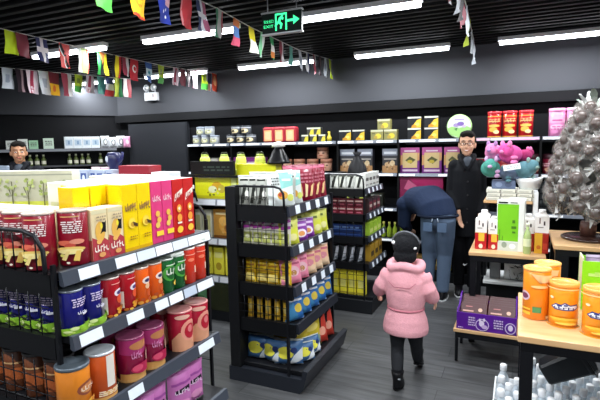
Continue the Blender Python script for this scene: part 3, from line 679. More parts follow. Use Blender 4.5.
# ---- middle gondola (wired end faces the camera)
GE = 'at the wired end of the middle gondola'
sil = pouch('snack_packet', .115, .21, .045, P('b9bcb4', .3, .2), [('r', .1, .82, .9, .88, '2a2c28'), ('p', [(.1, .1), (.3, .1), (.5, .7), (.3, .7)], '2e302c'), ('p', [(.6, .1), (.8, .15), (.7, .75), (.55, .6)], '3a3c38'), ('e', .5, .4, .12, .12, 'e9e9e2')] + lines(.15, .2, .9, .35, 2, '55574e', 2), ph=.3)
for i in range(4): sil.put((-1.662 + .066 * i, 2.745 + .012 * (i % 2), 1.217), R(28), f'silver grey packet standing on the top shelf behind the wire hoop, {ORD[i]} from the left', 'silver packets on top of the middle gondola', tilt=(-.06, 0))
for i in range(4): sil.put((-1.64 + .078 * i, 2.84, 1.235), R(15), f'silver grey packet leaning in the second row behind the wire hoop, {ORD[i]} from the left', 'silver packets, second row of the middle gondola', tilt=(-.12, 0))
teal = pouch('snack_packet', .19, .235, .06, P('dfe6e4', .35), [('p', [(.45, .5), (1, .6), (1, 1), (.4, 1)], '8fd0c8'), ('e', .5, .32, .2, .12, 'd9a23c'), ('e', .45, .34, .12, .06, 'b5422a'), ('e', .8, .25, .14, .1, 'cfd86a'), ('r', .5, .72, .85, .78, 'eef6f4')] + lines(.1, .6, .4, .85, 3, '5a605c', 4), ph=1.2)
for i, (x, y, a) in enumerate([(-1.415, 2.775, 48), (-1.40, 2.90, 62), (-1.46, 2.99, 66)]): teal.put((x, y, 1.217), R(a), ['white and teal pouch with food picture leaning at the top rail', 'white and teal pouch just behind the front one at the top rail', 'white and teal pouch farthest back at the top rail'][i], 'white and teal pouches', tilt=(-.14, 0))
redp = pouch('snack_packet', .19, .26, .06, P('8c1030', .3, coat=.3), [('r', 0, .9, 1, .97, 'c05a76')] + lines(.2, .5, .85, .8, 3, 'c57a88', 6) + [('p', [(.15, .15), (.3, .15), (.25, .5), (.15, .5)], 'e7c58a'), ('p', [(.4, .12), (.5, .14), (.55, .45), (.42, .5)], 'efd9a6'), ('p', [(.6, .15), (.72, .15), (.85, .5), (.7, .42)], 'e7c58a')], crimp='7a1a38', ph=2.2)
for i, (x, y, a) in enumerate([(-1.385, 3.09, 60), (-1.385, 3.20, 62), (-1.385, 3.31, 60), (-1.49, 3.15, 62), (-1.49, 3.28, 60)]): redp.put((x, y, 1.217), R(a), f'crimson pouch with gold marks at the far top rail, {ORD[i]}' + (' in the front row' if i < 3 else ' and set back'), 'crimson pouches on the middle gondola', tilt=(-.12, 0))
def endrow(pr, n, x0, dx, y, z, desc, grp, rz=.1, t=-.05, rows=1, dy=.06, sc=1):
    for r in range(rows):
        for i in range(n):
            pr.put((x0 + dx * i, y + dy * r + .006 * (i % 2), z), rz + rnd.uniform(-.08, .08), f'{desc}, {ORD[i]} from the left' + (f' in the {ORD[r]} row back' if r else ''), grp, tilt=(t, 0), sc=sc)
pur = pouch('snack_packet', .075, .195, .03, P('d9d8c6', .4), [('r', 0, .68, 1, 1, 'ddd2dc'), ('p', [(0, .72), (1, .86), (1, .96), (0, .84)], 'a0359a'), ('p', [(0, .56), (1, .62), (1, .72), (0, .68)], 'a0359a'), ('r', .1, .1, .9, .45, 'b9bf6a'), ('e', .5, .3, .2, .08, 'e6e6c0')], crimp='e5dfe8')
endrow(pur, 5, -1.662, .071, 2.745, .957, 'purple and white packet in the second tier behind the wires', 'purple and white packets')
endrow(pur, 4, -1.65, .076, 2.82, .957, 'purple and white packet set back in the second tier', 'purple and white packets, second row')
ylg = pouch('snack_packet', .16, .19, .06, P('dbe04a', .35), [('p', [(0, .5), (1, .7), (1, 1), (0, 1)], 'd9dd6a'), ('e', .6, .3, .22, .14, 'e9e6a0'), ('r', .1, .7, .6, .8, '6a7a2a')], crimp='b9bf5e', ph=.9)
purw = pouch('snack_packet', .17, .16, .07, P('8a3aa6', .35), [('e', .5, .4, .3, .2, 'f0e6f2'), ('e', .5, .38, .18, .12, 'e6a05a'), ('r', .15, .72, .85, .82, 'e6c9ee')], crimp='e6dcea', ph=1.9)
for i, (pr, y, n) in enumerate([(ylg, 2.80, 0), (purw, 2.93, 1), (purw, 3.06, 1), (ylg, 3.20, 0), (ylg, 3.34, 0)]):
    pr.put((-1.375 + (.01 if i % 2 else 0), y, .957), R([58, 66, 60, 64, 60][i]), ['lime yellow pouch nearest the corner post on the second tier', 'purple pouch with white oval on the second tier, nearer one', 'purple pouch with white oval on the second tier, farther one', 'lime yellow pouch past the purple ones on the second tier', 'lime yellow pouch at the far end of the second tier'][i], 'lime and purple pouches', tilt=(-.16, 0), sc=(1, 1, .92))
for i in range(3): ylg.put((-1.45, 2.95 + .15 * i, .957), R(60), f'lime yellow pouch set back on the second tier, {ORD[i]} from the camera', 'lime pouches set back', tilt=(-.1, 0))
yel = pouch('snack_packet', .085, .165, .045, P('f4cd26', .35), [('r', .08, .1, .92, .42, 'f1d87a'), ('r', .1, .72, .9, .8, 'b9821a'), ('r', .1, .5, .9, .56, 'c8952a')], crimp='e9cf7a')
endrow(yel, 4, -1.655, .088, 2.75, .692, 'golden yellow packet in the third tier behind the wires', 'golden yellow packets')
endrow(yel, 4, -1.65, .088, 2.83, .692, 'golden yellow packet set back in the third tier', 'golden yellow packets, second row', sc=(1, 1, 1.1))
crm = pouch('snack_packet', .17, .17, .07, P('eab892', .35), [('p', [(0, 0), (1, 0), (1, .3), (.5, .5), (0, .3)], 'e6c7a4'), ('e', .5, .5, .25, .15, 'd98a9a'), ('r', .15, .75, .85, .85, 'c5667a')], crimp='e9cdb9', ph=2.9)
pk2 = pouch('snack_packet', .17, .175, .07, P('e88aa6', .35), [('e', .5, .5, .3, .2, 'e6b9c4'), ('r', .15, .76, .85, .84, 'a84a6a'), ('e', .5, .45, .15, .1, 'b8874a')], crimp='e6b0c0', ph=.2)
for i, y in enumerate([2.80, 2.93, 3.06, 3.19, 3.32]):
    (pk2 if i in (0, 1) else crm).put((-1.365, y, .692), R(60 + 4 * (i % 2)), (f'rose pink pouch on the third tier, {["nearest the post", "next along"][i]}' if i < 2 else f'peach pouch on the third tier, {ORD[i - 2]} past the rose pink ones'), 'rose and peach pouches', tilt=(-.16, 0))
stick = pouch('snack_stick', .042, .185, .035, P('f2c53a', .35), [('r', .1, .75, .9, .85, '7a5a1a'), ('e', .5, .45, .3, .12, 'f1dc8a'), ('r', .1, .15, .9, .22, '8a6a22')], crimp='e9d08a', cat='stick')
endrow(stick, 5, -1.66, .068, 2.745, .442, 'golden banana-shaped stick pack in the fourth tier', 'golden stick packs', rz=.25, t=-.02)
blk = pouch('snack_packet', .16, .17, .07, P('2f6cb0', .35), [('p', [(0, 0), (.6, 0), (.3, 1), (0, 1)], '3f87b8'), ('e', .6, .5, .2, .18, 'd9c04a'), ('r', .2, .78, .9, .86, 'e0e6ee')], crimp='8fa9c4', ph=1.5)
for i, y in enumerate([2.80, 2.94, 3.08, 3.22, 3.35]): blk.put((-1.35, y, .442), R(62), f'mid blue pouch on the fourth tier aisle side, {ORD[i]} from the corner post', 'mid blue pouches', tilt=(-.16, 0))
bag1 = pouch('snack_bag', .20, .17, .10, P('3d6796', .4), [('e', .4, .5, .3, .25, 'e6e04a'), ('p', [(.5, 0), (1, .2), (1, .7), (.7, .4)], 'e4ecf0'), ('e', .7, .6, .12, .12, '1c2f66')], cat='bag', ph=.7, crimp='cfd8da')
bag2 = pouch('snack_bag', .24, .26, .10, P('c9b52e', .4), [('p', [(0, 0), (1, 0), (1, .3), (0, .45)], '8fae9a'), ('e', .5, .6, .3, .12, 'e6d670'), ('r', .2, .75, .8, .82, '7a7a2a')], cat='bag', ph=1.7, crimp='b9a94a')
for i, (x, y, rz, tx) in enumerate([(-1.62, 2.78, 8, -.35), (-1.50, 2.77, -12, -.3), (-1.39, 2.775, 20, -.35)]): bag1.put((x, y, .137), R(rz), f'blue and yellow snack bag on the base shelf, {ORD[i]} from the left', 'blue and yellow bags on the base shelf', tilt=(tx * .4, 0), sc=1.0)
for i, (x, y, rz) in enumerate([(-1.60, 2.90, 5), (-1.44, 2.93, 30), (-1.37, 3.07, 60)]): bag2.put((x, y, .137), R(rz), ['mustard yellow bag at the left of the base shelf', 'mustard yellow bag in the middle of the base shelf', 'mustard yellow bag at the aisle side of the base shelf'][i], 'mustard bags on the base shelf', tilt=(-.12, 0), sc=(1, 1, 1.02))
for i, (x, y, rz) in enumerate([(-1.30, 2.86, 50), (-1.30, 2.99, 62)]): bag1.put((x, y, .137), R(rz), ['blue and yellow bag leaning at the corner of the base shelf', 'blue and yellow bag along the base rail'][i], 'blue bags along the base rail', tilt=(-.3, 0), sc=.75)
bkr = pouch('snack_bag', .19, .27, .09, P('1c1a1e', .4), [('p', [(.4, 0), (1, 0), (1, .9), (.6, .7)], 'c03a2c'), ('e', .6, .35, .2, .12, 'e6a08a'), ('r', .1, .7, .5, .78, 'd9d6d0')], cat='bag', ph=2.4, crimp='3a3034')
for i, y in enumerate([3.16, 3.29]): bkr.put((-1.33, y, .137), R(62), ['black and red bag on the base shelf, nearer one', 'black and red bag at the far end of the base shelf'][i], 'black and red bags', tilt=(-.2, 0))

# ---- far gondola
def grid_boxes(pr, n, x0, dx, y, z, desc, grp, tiers=1, dz=0):
    for t_ in range(tiers):
        for i in range(n): pr.put((x0 + dx * i, y, z + dz * t_), 0, f'{desc}, {ORD[i]} from the left' + ('' if tiers == 1 else (' in the lower tier' if t_ == 0 else ' in the upper tier')), grp)
wp = pouch('snack_packet', .085, .15, .035, P('d9dbd4', .35), [('p', [(.2, .1), (.5, .1), (.8, .8), (.5, .8)], '2e302c'), ('r', .1, .8, .9, .86, '46483f')])
endrow(wp, 4, -1.63, .085, 4.32, 1.192, 'pale packet on top of the far gondola', 'pale packets on the far gondola')
mbx = carton('small_box', .082, .06, .075, P('5a1220', .35), [('r', .08, .62, .92, .80, 'c9a6a0'), ('r', .2, .2, .8, .35, 'a05060')], topc=P('7a3038'))
grid_boxes(mbx, 4, -1.625, .085, 4.32, .952, 'small maroon box on the far gondola', 'small maroon boxes', 2, .0755)
bbx = carton('blue_box', .32, .08, .115, P('142a5c', .35), [('r', .05, .55, .95, .62, '4a6aa8'), ('r', .05, .15, .95, .2, '2f4a86')] + lines(.1, .65, .9, .9, 1, '6a8ac0', 1))
bbx.put((-1.50, 4.335, .737), 0, 'wide dark blue box on the third tier of the far gondola')
slv = pouch('snack_packet', .08, .17, .05, P('2a2d33', .3, .3), [('p', [(.1, 0), (.5, .1), (.9, .9), (.5, .85)], 'c9ced6'), ('e', .5, .2, .2, .1, '8a929e')], crimp='6a6e76', ph=2)
endrow(slv, 4, -1.62, .083, 4.33, .482, 'dark silver packet on the fourth tier of the far gondola', 'dark silver packets', rz=.5)
ybx = carton('yellow_box', .078, .07, .25, P('ecdf3a', .35), [('r', 0, .78, 1, .82, '9a8f22'), ('r', .15, .3, .85, .6, 'e9e27a'), ('r', 0, .02, 1, .1, 'a89a2a')])
grid_boxes(ybx, 4, -1.625, .09, 4.33, .162, 'yellow box on the base tier of the far gondola', 'yellow boxes on the far gondola')
wside = carton('small_box', .11, .06, .15, P('cfd2cc', .4), [('r', .1, .5, .9, .7, '5a5c58'), ('r', .1, .2, .9, .3, '8a8c86')])
for i in range(4): wside.put((-1.35, 4.40 + .12 * i, 1.192), PI / 2, f'pale grey box at the top aisle rail of the far gondola, {ORD[i]} from the camera', 'pale boxes at the aisle rail of the far gondola')
gb = carton('small_box', .12, .06, .14, P('3a2a2c', .4), [('r', .1, .2, .9, .8, '6a2a34'), ('r', .2, .4, .8, .6, 'b9a9a0')])
for i in range(3): gb.put((-1.33, 4.45 + .14 * i, .952), PI / 2, f'dark box at the second aisle rail of the far gondola, {ORD[i]} from the camera', 'dark boxes at the aisle rail of the far gondola')
lg = carton('small_box', .13, .06, .13, P('9fc43a', .4), [('r', .1, .2, .9, .5, 'd0de7a')])
for i in range(3): lg.put((-1.32, 4.44 + .145 * i, .737), PI / 2, f'lime box at the third aisle rail of the far gondola, {ORD[i]} from the camera', 'lime boxes at the aisle rail of the far gondola')
yg2 = carton('small_box', .12, .06, .16, P('a8842a', .4), [('r', .1, .3, .9, .6, '3a2a1a')])
for i in range(3): yg2.put((-1.31, 4.44 + .145 * i, .482), PI / 2, f'ochre box at the fourth aisle rail of the far gondola, {ORD[i]} from the camera', 'ochre boxes at the aisle rail of the far gondola')

kb = MB(); kb.lathe([(.06, 0), (.105, .03), (.115, .12), (.085, .22), (.035, .29), (.025, .31), (.05, .345), (.03, .35), (.001, .34)], P('121216', .35), 16, sy=.6)
kbo = kb.build('knotted_bag'); kbo.location = (-1.49, 4.62, 1.192); tag(kbo, 'black knotted bag standing on top of the far gondola', 'bag')
# ---- yellow shelf behind
gy_art = [('r', 0, 0, 1, .1, 'c9c21a'), ('e', .62, .38, .14, .12, 'd8a61a'), ('e', .5, .28, .12, .10, 'eef0c0'), ('e', .75, .30, .10, .12, 'c8b43a'), ('r', .1, .6, .6, .68, 'f7f5b0')] + blobs(.35, .1, .9, .3, 8, ['7a7a1a', 'e8e8a0', 'b5a21a'], .04, 7)
gy = carton('gift_box', .40, .12, .33, P('e6e61e', .35), gy_art, topc=P('eef06a', .4))
for i, (x) in enumerate([-2.60, -2.13]): gy.put((x, 3.74, 1.132), 0, ['bright yellow gift box with fruit picture above the white rail', 'bright yellow gift box behind the top of the middle gondola'][i], 'bright yellow gift boxes')
gyn = carton('narrow_box', .06, .08, .28, P('cfdc6a', .35), [('r', .1, .1, .9, .9, 'dbe48a')])
gyn.put((-2.365, 3.72, 1.132), 0, 'narrow pale green box between two bright yellow gift boxes')
sg = thing('sign_board', 'black low sign board with faint lettering above the yellow boxes', 'sign', (-2.55, 3.62, 1.365))
b = MB(); b.box(-.24, .24, -.012, .012, .0, .125, P('0c0e0d', .4), .002, 1)
b.decal(lines(.3, .25, .9, .7, 2, P('2a3a2e'), 3), lambda u, v, o: Vector((-.24 + u * .48, -.012 - o, v * .125))); b.build('board', sg)
b = MB()
b.box(-.3, .6, -.012, .012, -.025, -.003, P('0c0e0d', .4)); b.build('support_rail', sg)
for x in (-.29, .59):
    b = MB(); b.box(x - .008, x + .008, -.011, .011, -.233, -.026, P('0c0e0d', .4)); b.build('support_post', sg)
cn = MB(); cn.lathe([(.11, 0), (.10, .02), (.04, .13), (.035, .14)], P('0e0e11', .3), 20); cno = cn.build('wrapped_tin'); cno.location = (-1.93, 3.745, 1.4635)
tag(cno, 'black cone shaped tin with white top on the yellow boxes', 'tin')
cn = MB(); cn.lathe([(.04, .1405), (.06, .15), (.06, .175), (.02, .19), (.001, .192)], P('e6e6e0', .4), 16); cn.build('lid', cno)
# tins in gift wrap on top of the far side of the yellow shelf
gt = MB(); gt.lathe([(.07, 0), (.075, .01), (.07, .07), (.055, .10)], P('c9d45a', .4), 14); gto = gt.build('wrapped_tin')
gt = MB(); gt.lathe([(.05, .10), (.055, .105), (.05, .13), (.001, .132)], P('8fa03a', .4), 14); gt.build('lid', gto)
for s in (-1, 1):
    gt = MB(); gt.ell((s * .03, 0, .14), .03, .012, .02, P('2a2e1a', .4), Matrix.Rotation(s * .5, 3, 'Y'), 10, 6); gt.build('bow', gto)
gtp = Proto(gto, 'tin')
for i, x in enumerate([-2.72, -2.50, -2.32, -2.12]): gtp.put((x, 3.745, 1.4635), 0, f'lime wrapped tin with dark bow on the yellow boxes, {ORD[i]} from the left', 'lime wrapped tins', sc=.66)
ck_art = [('e', .5, .45, .28, .28, 'e0a040'), ('e', .42, .6, .2, .16, 'eeb85c'), ('e', .62, .35, .18, .16, 'b8742a'), ('r', .0, .0, 1, .1, '7a4a1a'), ('r', .1, .82, .9, .9, 'e9d6a0')] + blobs(.25, .2, .75, .7, 12, ['e0b060', '9a5a22'], .05, 3, 1.2)
ck = carton('cookie_box', .27, .10, .27, P('c08a3c', .4), ck_art)
ck.put((-2.47, 3.73, .767), 0, 'brown box with golden biscuit picture under the white rail')
ck.put((-2.17, 3.73, .767), 0, 'brown biscuit box hidden behind the panel of the middle gondola')
wb = carton('white_box', .10, .08, .26, P('e3e1c9', .4), [('r', .1, .2, .9, .8, 'cfc98a'), ('r', .2, .3, .4, .7, '8a8440')])
for i in range(2): wb.put((-2.80 + .12 * i, 3.72, .767), 0, ['cream white box left of the biscuit box, farther from it', 'cream white box right beside the biscuit box'][i], 'cream white boxes on the middle shelf')
yb = carton('yellow_box', .11, .09, .27, P('f0e648', .4), [('r', .1, .6, .9, .8, 'efe98a'), ('e', .5, .3, .3, .14, 'b59a2a')])
for i in range(6): yb.put((-2.82 + .13 * i, 3.72, .412), 0, f'yellow box on the lowest board behind the wire post, {ORD[i]} from the left', 'yellow boxes on the lowest board')
gnb = carton('green_box', .16, .12, .22, P('86c890', .4), [('r', 0, .6, 1, .75, 'bfe0b4'), ('r', .1, .1, .9, .3, '3f8f52')])
for i in range(4): gnb.put((-2.80 + .19 * i, 3.72, .122), 0, f'green box on the base behind the glass guard, {ORD[i]} from the left', 'green boxes on the base')

# ================================================================= BACK WALL GOODS
Z1, Z2, Z3, Z4, Z5 = 1.662, 1.267, .847, .477, .117
jar_art = [('e', .5, .5, .3, .3, 'cfcfa0'), ('p', [(.3, .3), (.6, .4), (.7, .75), (.4, .6)], '6a6a50'), ('e', .55, .5, .12, .12, 'e9e6cf')]
tin = canister('tea_tin', .062, .125, P('a9aeb0', .3), jar_art, P('8f98a6', .3), lidh=.025, cat='tin', n=16)
tj = [(-4.29, 0), (-4.14, 0), (-3.99, 0), (-4.22, 1), (-4.07, 1)]
nm = ['bottom left', 'bottom middle', 'bottom right', 'upper left', 'upper right']
for (x, k), n in zip(tj, nm): tin.put((x, 5.75 + .0 * k, Z1 + .1255 * k * .99 + (.001 if k else 0)), 0, f'pale grey tin at the left end of the top wall shelf, {n} of five', 'pale grey tins', sc=(1.1, 1.1, .98))
jt2 = canister('tea_tin', .062, .12, P('4a4d52', .3), [('e', .5, .5, .28, .3, 'd9c79a'), ('p', [(.2, .3), (.5, .35), (.6, .7), (.3, .6)], '3a2f22'), ('e', .6, .6, .08, .1, 'efe6c8'), ('r', 0, .88, 1, .98, 'c9cfd6')], P('3a3f47', .3), lidh=.02, cat='tin', n=16)
for (x, k), n in zip([(-3.70, 0), (-3.54, 0), (-3.385, 0), (-3.62, 1), (-3.46, 1)], nm): jt2.put((x, 5.75, Z1 + .121 * k), 0, f'dark tin with cream picture on the top wall shelf, {n} of five', 'dark picture tins', sc=(1.15, 1.1, 1))
rg = carton('gift_tin', .165, .12, .205, P('b2323e', .3), [('r', .16, .1, .84, .80, 'e6b27a'), ('r', .26, .2, .74, .7, 'ecc596'), ('r', .05, .9, .95, .95, 'd05a60')], bev=.02)
for i in range(3): rg.put((-3.09 + .165 * i, 5.75, Z1), 0, f'red gift tin with a cream window, {["left", "middle", "right"][i]} of three', 'red gift tins with cream windows')
gd = carton('small_gold_box', .095, .08, .09, P('3a3c38', .35), [('r', 0, .78, 1, 1, 'd9dcc9'), ('p', [(.3, .0), (1, 0), (1, .8), (.6, .7)], 'd9c93a')])
for (x, z, n) in [(-2.55, 0, 'bottom left'), (-2.43, 0, 'bottom middle'), (-2.31, 0, 'bottom right'), (-2.47, .091, 'upper left'), (-2.375, .091, 'upper right')]: gd.put((x, 5.74, Z1 + z), 0, f'small gold and grey box between the red tins and gold boxes, {n}', 'small gold and grey boxes', sc=(1, 1, 1))
gd2 = MB(); gd2.lathe([(.03, 0), (.032, .05), (.018, .07), (.012, .1), (.02, .12), (.001, .13)], P('d6c13a', .35), 12); o = gd2.build('gold_bottle'); o.location = (-2.225, 5.74, Z1); tag(o, 'little gold bottle beside the small gold and grey boxes', 'bottle')
cg_art = [('r', 0, .86, 1, 1, 'd6d6cc'), ('p', [(.25, .05), (1, .05), (1, .82), (.7, .7), (.5, .4)], 'e6bc2c'), ('e', .72, .35, .16, .14, 'f3dc6a'), ('e', .5, .2, .2, .1, 'c98a1c')]
cgb = carton('chocolate_box', .155, .09, .13, P('24262a', .35), cg_art)
for (x, z, l) in [(-1.995, 0, 'black box with gold wedge picture, left of the pair standing alone'), (-1.82, 0, 'black box with gold wedge picture, right of the pair standing alone'), (-1.135, 0, 'black and gold box, lower left of the four stacked'), (-1.135, .131, 'black and gold box, upper left of the four stacked'), (-.94, 0, 'black and gold box, lower right of the four stacked'), (-.94, .131, 'black and gold box, upper right of the four stacked')]:
    cgb.put((x, 5.74, Z1 + z), 0, l, 'black and gold chocolate boxes', sc=(1, 1, 1.02))
g3_art = [('r', 0, .82, 1, 1, 'c9c9a8'), ('e', .6, .4, .25, .25, 'e0c83a'), ('e', .4, .3, .15, .15, 'b59a3a'), ('r', .1, .6, .35, .7, '5a5a3a')]
cg3 = carton('biscuit_box', .155, .09, .125, P('8f8a52', .35), g3_art)
for (x, z, l) in [(-1.585, 0, 'lower left'), (-1.42, 0, 'lower right'), (-1.50, .126, 'top')]: cg3.put((x, 5.74, Z1 + z), 0, f'olive gold biscuit box, {l} of the stack of three', 'olive gold biscuit boxes')
# round pastel tin standing upright
rt = thing('round_tin', 'round green, white and purple tin standing on edge on the top wall shelf', 'tin', (-.632, 5.74, Z1 + .137))
b = MB(); rot = Matrix.Rotation(R(90), 3, 'X')
b.lathe([(.128, -.045), (.135, -.035), (.135, .035), (.128, .042), (.001, .043)], P('a8cf8a', .35), 26, rot=rot)
b.decal([('e', .5, .5, .47, .47, 'dfe9dc'), ('p', [(.03, .42), (.2, .5), (.5, .42), (.8, .5), (.97, .42), (.85, .16), (.5, .03), (.15, .16)], '9fd27a'), ('e', .38, .55, .12, .08, 'a58fc0'), ('e', .56, .60, .14, .09, '7f62ae'), ('e', .7, .5, .08, .06, 'cdb9dc'), ('r', .3, .76, .7, .80, 'b59ad0'), ('p', [(.3, .4), (.45, .45), (.4, .3)], '4a8a4a')],
        lambda u, v, o: Vector(((u - .5) * .27, -.0435 - o, (v - .5) * .27))); b.build('tin_body', rt)
rk_art = [('r', 0, .88, 1, .92, 'e6b04a'), ('p', [(.2, .62), (.8, .66), (.82, .80), (.2, .78)], 'e9d08a'), ('e', .5, .5, .28, .06, 'e8c25a'), ('e', .45, .34, .2, .10, 'e6b84a'), ('e', .6, .24, .14, .08, 'f3e2a4'), ('r', 0, .02, 1, .06, 'e6b04a')] + lines(.2, .6, .8, .8, 2, 'b3121c', 2)
rkt = canister('red_canister', .072, .285, P('c3141e', .28, coat=.3), rk_art, P('c93038', .3), lidh=.03, n=20)
for i, x in enumerate([-.262, -.108, .052]): rkt.put((x, 5.74, Z1), 0, f'tall red canister with gold lettering, {["left", "middle", "right"][i]} of three on the top shelf', 'tall red canisters on the top wall shelf')
pk_art = [('r', .15, .55, .85, .8, 'e9b3d2'), ('r', .3, .62, .7, .68, 'c04a90'), ('e', .5, .38, .3, .1, 'eec6de'), ('e', .4, .2, .14, .08, 'd983b8')] + lines(.25, .25, .8, .45, 2, 'c9609e', 4)
pkt = canister('pink_canister', .078, .29, P('e58cc0', .3, coat=.2), pk_art, P('ee9fcc', .3), lidh=.035, n=20)
for i, x in enumerate([.348, .51, .675]): pkt.put((x, 5.74, Z1), 0, f'tall pale pink canister on the top wall shelf, {["left", "middle", "right"][i]} of three by the sweet tree', 'tall pink canisters on the top wall shelf')
# second shelf
pic_art = [('r', 0, 0, 1, .3, 'b98a5a'), ('r', 0, .72, 1, 1, '8a90a0'), ('r', .1, .78, .9, .88, 'dfe3ea'), ('e', .35, .35, .2, .1, 'd9b48a'), ('e', .65, .4, .16, .12, 'e6cfa4'), ('r', .1, .55, .9, .6, 'b9b4ae')] + blobs(.1, .15, .9, .5, 10, ['caa070', 'e3c79a', '7a5a3a'], .06, 3)
pb = carton('photo_box', .19, .10, .29, P('3a3a42', .35), pic_art)
pbl = ['grey photo-print box left of the uprights on the second wall shelf', 'grey photo-print box behind the black knotted bag', 'grey photo-print box right of the others, beside the purple boxes']
for i, x in enumerate([-1.965, -1.735, -1.42]): pb.put((x, 5.74, Z2), 0, pbl[i], 'grey photo-print boxes')
pg_art = [('r', 0, .55, 1, 1, 'c0559a'), ('p', [(0, .3), (1, .5), (1, .8), (0, .7)], 'd9a26a'), ('p', [(.12, .2), (.88, .2), (.88, .8), (.12, .8)], 'e0c58a'), ('p', [(.25, .5), (.5, .65), (.8, .52), (.55, .36)], '5a5a2a'), ('e', .5, .45, .14, .07, 'c9b23a'), ('r', .1, .06, .9, .14, 'e6cfe2'), ('r', .2, .84, .8, .89, 'f0e0ea')]
pg = carton('gift_box', .225, .10, .30, P('7a2f86', .3), pg_art)
for i, x in enumerate([-1.182, -.928, -.70]): pg.put((x, 5.74, Z2), 0, ['purple gift box with gold centre, left of three', 'purple gift box with gold centre, middle of three', 'purple gift box with gold centre, half hidden by the man in black'][i], 'purple gift boxes with gold centres', sc=(1 if i < 2 else .8, 1, 1))
fb = canister('face_jar', .075, .15, P('d9a58a', .4), [('e', .35, .6, .07, .07, '4a2a20'), ('e', .65, .6, .07, .07, '4a2a20'), ('e', .5, .35, .12, .05, 'b0503a'), ('r', 0, .82, 1, 1, '8a5a44')], P('c98a70', .4), lidh=.03, cat='jar', n=16)
for i, x in enumerate([-3.02, -2.83, -2.64, -2.45, -2.26]): fb.put((x, 5.72, Z2 + .02), 0, f'peach coloured jar above the red pouches on the second wall shelf, {ORD[i]} from the left', 'peach coloured jars', sc=(1, 1, 1))
for i, x in enumerate([-2.36]): fb.put((x, 5.85, Z2 + .172), 0, 'peach coloured jar standing on two others at the second wall shelf', None)
bx = carton('purple_box', .26, .16, .20, P('7f2a86', .35), [('r', .1, .4, .9, .7, 'd9c0dc'), ('r', .1, .1, .9, .2, 'c07ac4')], topc=P('e6d9e6'))
for i, x in enumerate([-3.30, -3.60]): bx.put((x, 5.74, Z2), 0, ['purple and white box left of the peach coloured jars', 'purple and white box next to the lime wrapped tins'][i], 'purple and white boxes')
wtn = canister('tea_tin', .08, .2, P('c9c4ba', .4), [('r', 0, .6, 1, .8, '3a3a38'), ('e', .5, .35, .2, .15, '8a8478')], P('3a3a3a', .4), cat='tin', n=16)
wtn.put((-3.78, 5.74, Z2), 0, 'white and black tin behind the yellow boxes on the second wall shelf')
wtn.put((-4.0, 5.74, Z2), 0, 'white and black tin left of its twin, mostly hidden by the yellow boxes')
mrj = canister('sweet_jar', .085, .21, P('7a1830', .3, coat=.3), [('r', .1, .5, .9, .62, 'd9a0a8'), ('e', .5, .3, .28, .16, 'd9a88a'), ('e', .4, .32, .08, .06, '8a3a2a'), ('e', .6, .28, .09, .06, '8a3a2a'), ('r', .1, .66, .9, .72, 'e6b8c0')], P('3f1c26', .4), cat='jar', lidh=.05, n=18)
for i, x in enumerate([.13, .31]): mrj.put((x, 5.73, Z2), 0, ['dark red sweet jar right of the plush toys, left one', 'dark red sweet jar right of the plush toys, right one'][i], 'dark red sweet jars')
rbg = pouch('red_bag', .2, .17, .1, P('b3242e', .4), [('e', .4, .4, .2, .2, 'e6a08a'), ('e', .45, .42, .08, .08, 'f1e4da')], cat='bag', ph=1)
rbg.put((-.36, 5.74, Z2), 0, 'red bag behind the plush toys beside the man in black')
rbg.put((-.13, 5.77, Z2), 0, 'red bag behind the pink plush toy')
# third shelf
mg = carton('magenta_box', .50, .16, .36, P('a01a56', .35), [('p', [(0, 0), (.35, 0), (.5, .5), (.2, 1), (0, 1)], '7a1444'), ('p', [(.1, .6), (.3, .5), (.4, .7), (.2, .9)], 'c05a80'), ('r', .6, .6, .9, .66, 'c23a74')])
mg.put((-1.04, 5.72, Z3 + .02), 0, 'wide magenta box above the bending man')
MGR = P('17181b', .5)
b = MB(); b.box(-1.27, -.64, 5.64, 5.85, Z3, Z3 + .018, MGR); tag(b.build('display_tray'), 'thin black tray under the wide magenta box', 'tray')
gs = carton('green_box', .06, .06, .28, P('a8c88a', .4), [('r', .1, .5, .9, .9, 'd4e3b4')])
gs.put((-.69, 5.70, Z3 + .02), 0, 'small pale green box left of the man in black')
gbag = pouch('grey_bag', .17, .36, .10, P('3c3f42', .35), [('r', .05, .2 + .2 * k, .95, .23 + .2 * k, '1a1b1d') for k in range(4)] + [('r', .1, .66, .5, .8, '8a8e90'), ('r', .6, .3, .9, .4, '6a6e70')], cat='bag', crimp='5a5d60')
gbag2 = gbag
for i, x in enumerate([.17, .33, .49]): gbag.put((x, 5.70, Z3 + .001), 0, f'dark grey ribbed wall-shelf bag left of the sweet tree, {ORD[i]} from the left', 'dark grey ribbed bags', sc=(1, 1, .95))

# little bottles & goods low on the shelf at the left of the bending man
bt = MB(); bt.lathe([(.028, 0), (.03, .005), (.03, .10), (.012, .14), (.012, .16)], P('9fb83a', .2, coat=.4), 12); bto = bt.build('sauce_bottle')
bt = MB(); bt.lathe([(.014, .161), (.014, .185), (.001, .186)], P('e2dc6a', .4), 12); bt.build('cap', bto)
btp = Proto(bto, 'bottle')
for i in range(6): btp.put((-1.50 + .07 * i + .22 * (i > 3), 5.70, Z4 + .25 - .25), 0, f'small olive green bottle on the shelf behind the bending man, {ORD[i]} from the left', 'small olive green bottles')
dkb = carton('dark_box', .16, .1, .17, P('2a2c26', .4), [('e', .5, .5, .25, .2, 'a8b04a'), ('r', .1, .8, .9, .9, '8a8e86')])
for i in range(4): dkb.put((-1.96 + .19 * i + (0.0 if i < 3 else .12), 5.70, Z3), 0, f'dark box with green round print on the third wall shelf, {ORD[i]} from the left', 'dark boxes with green round print') if i < 3 else None
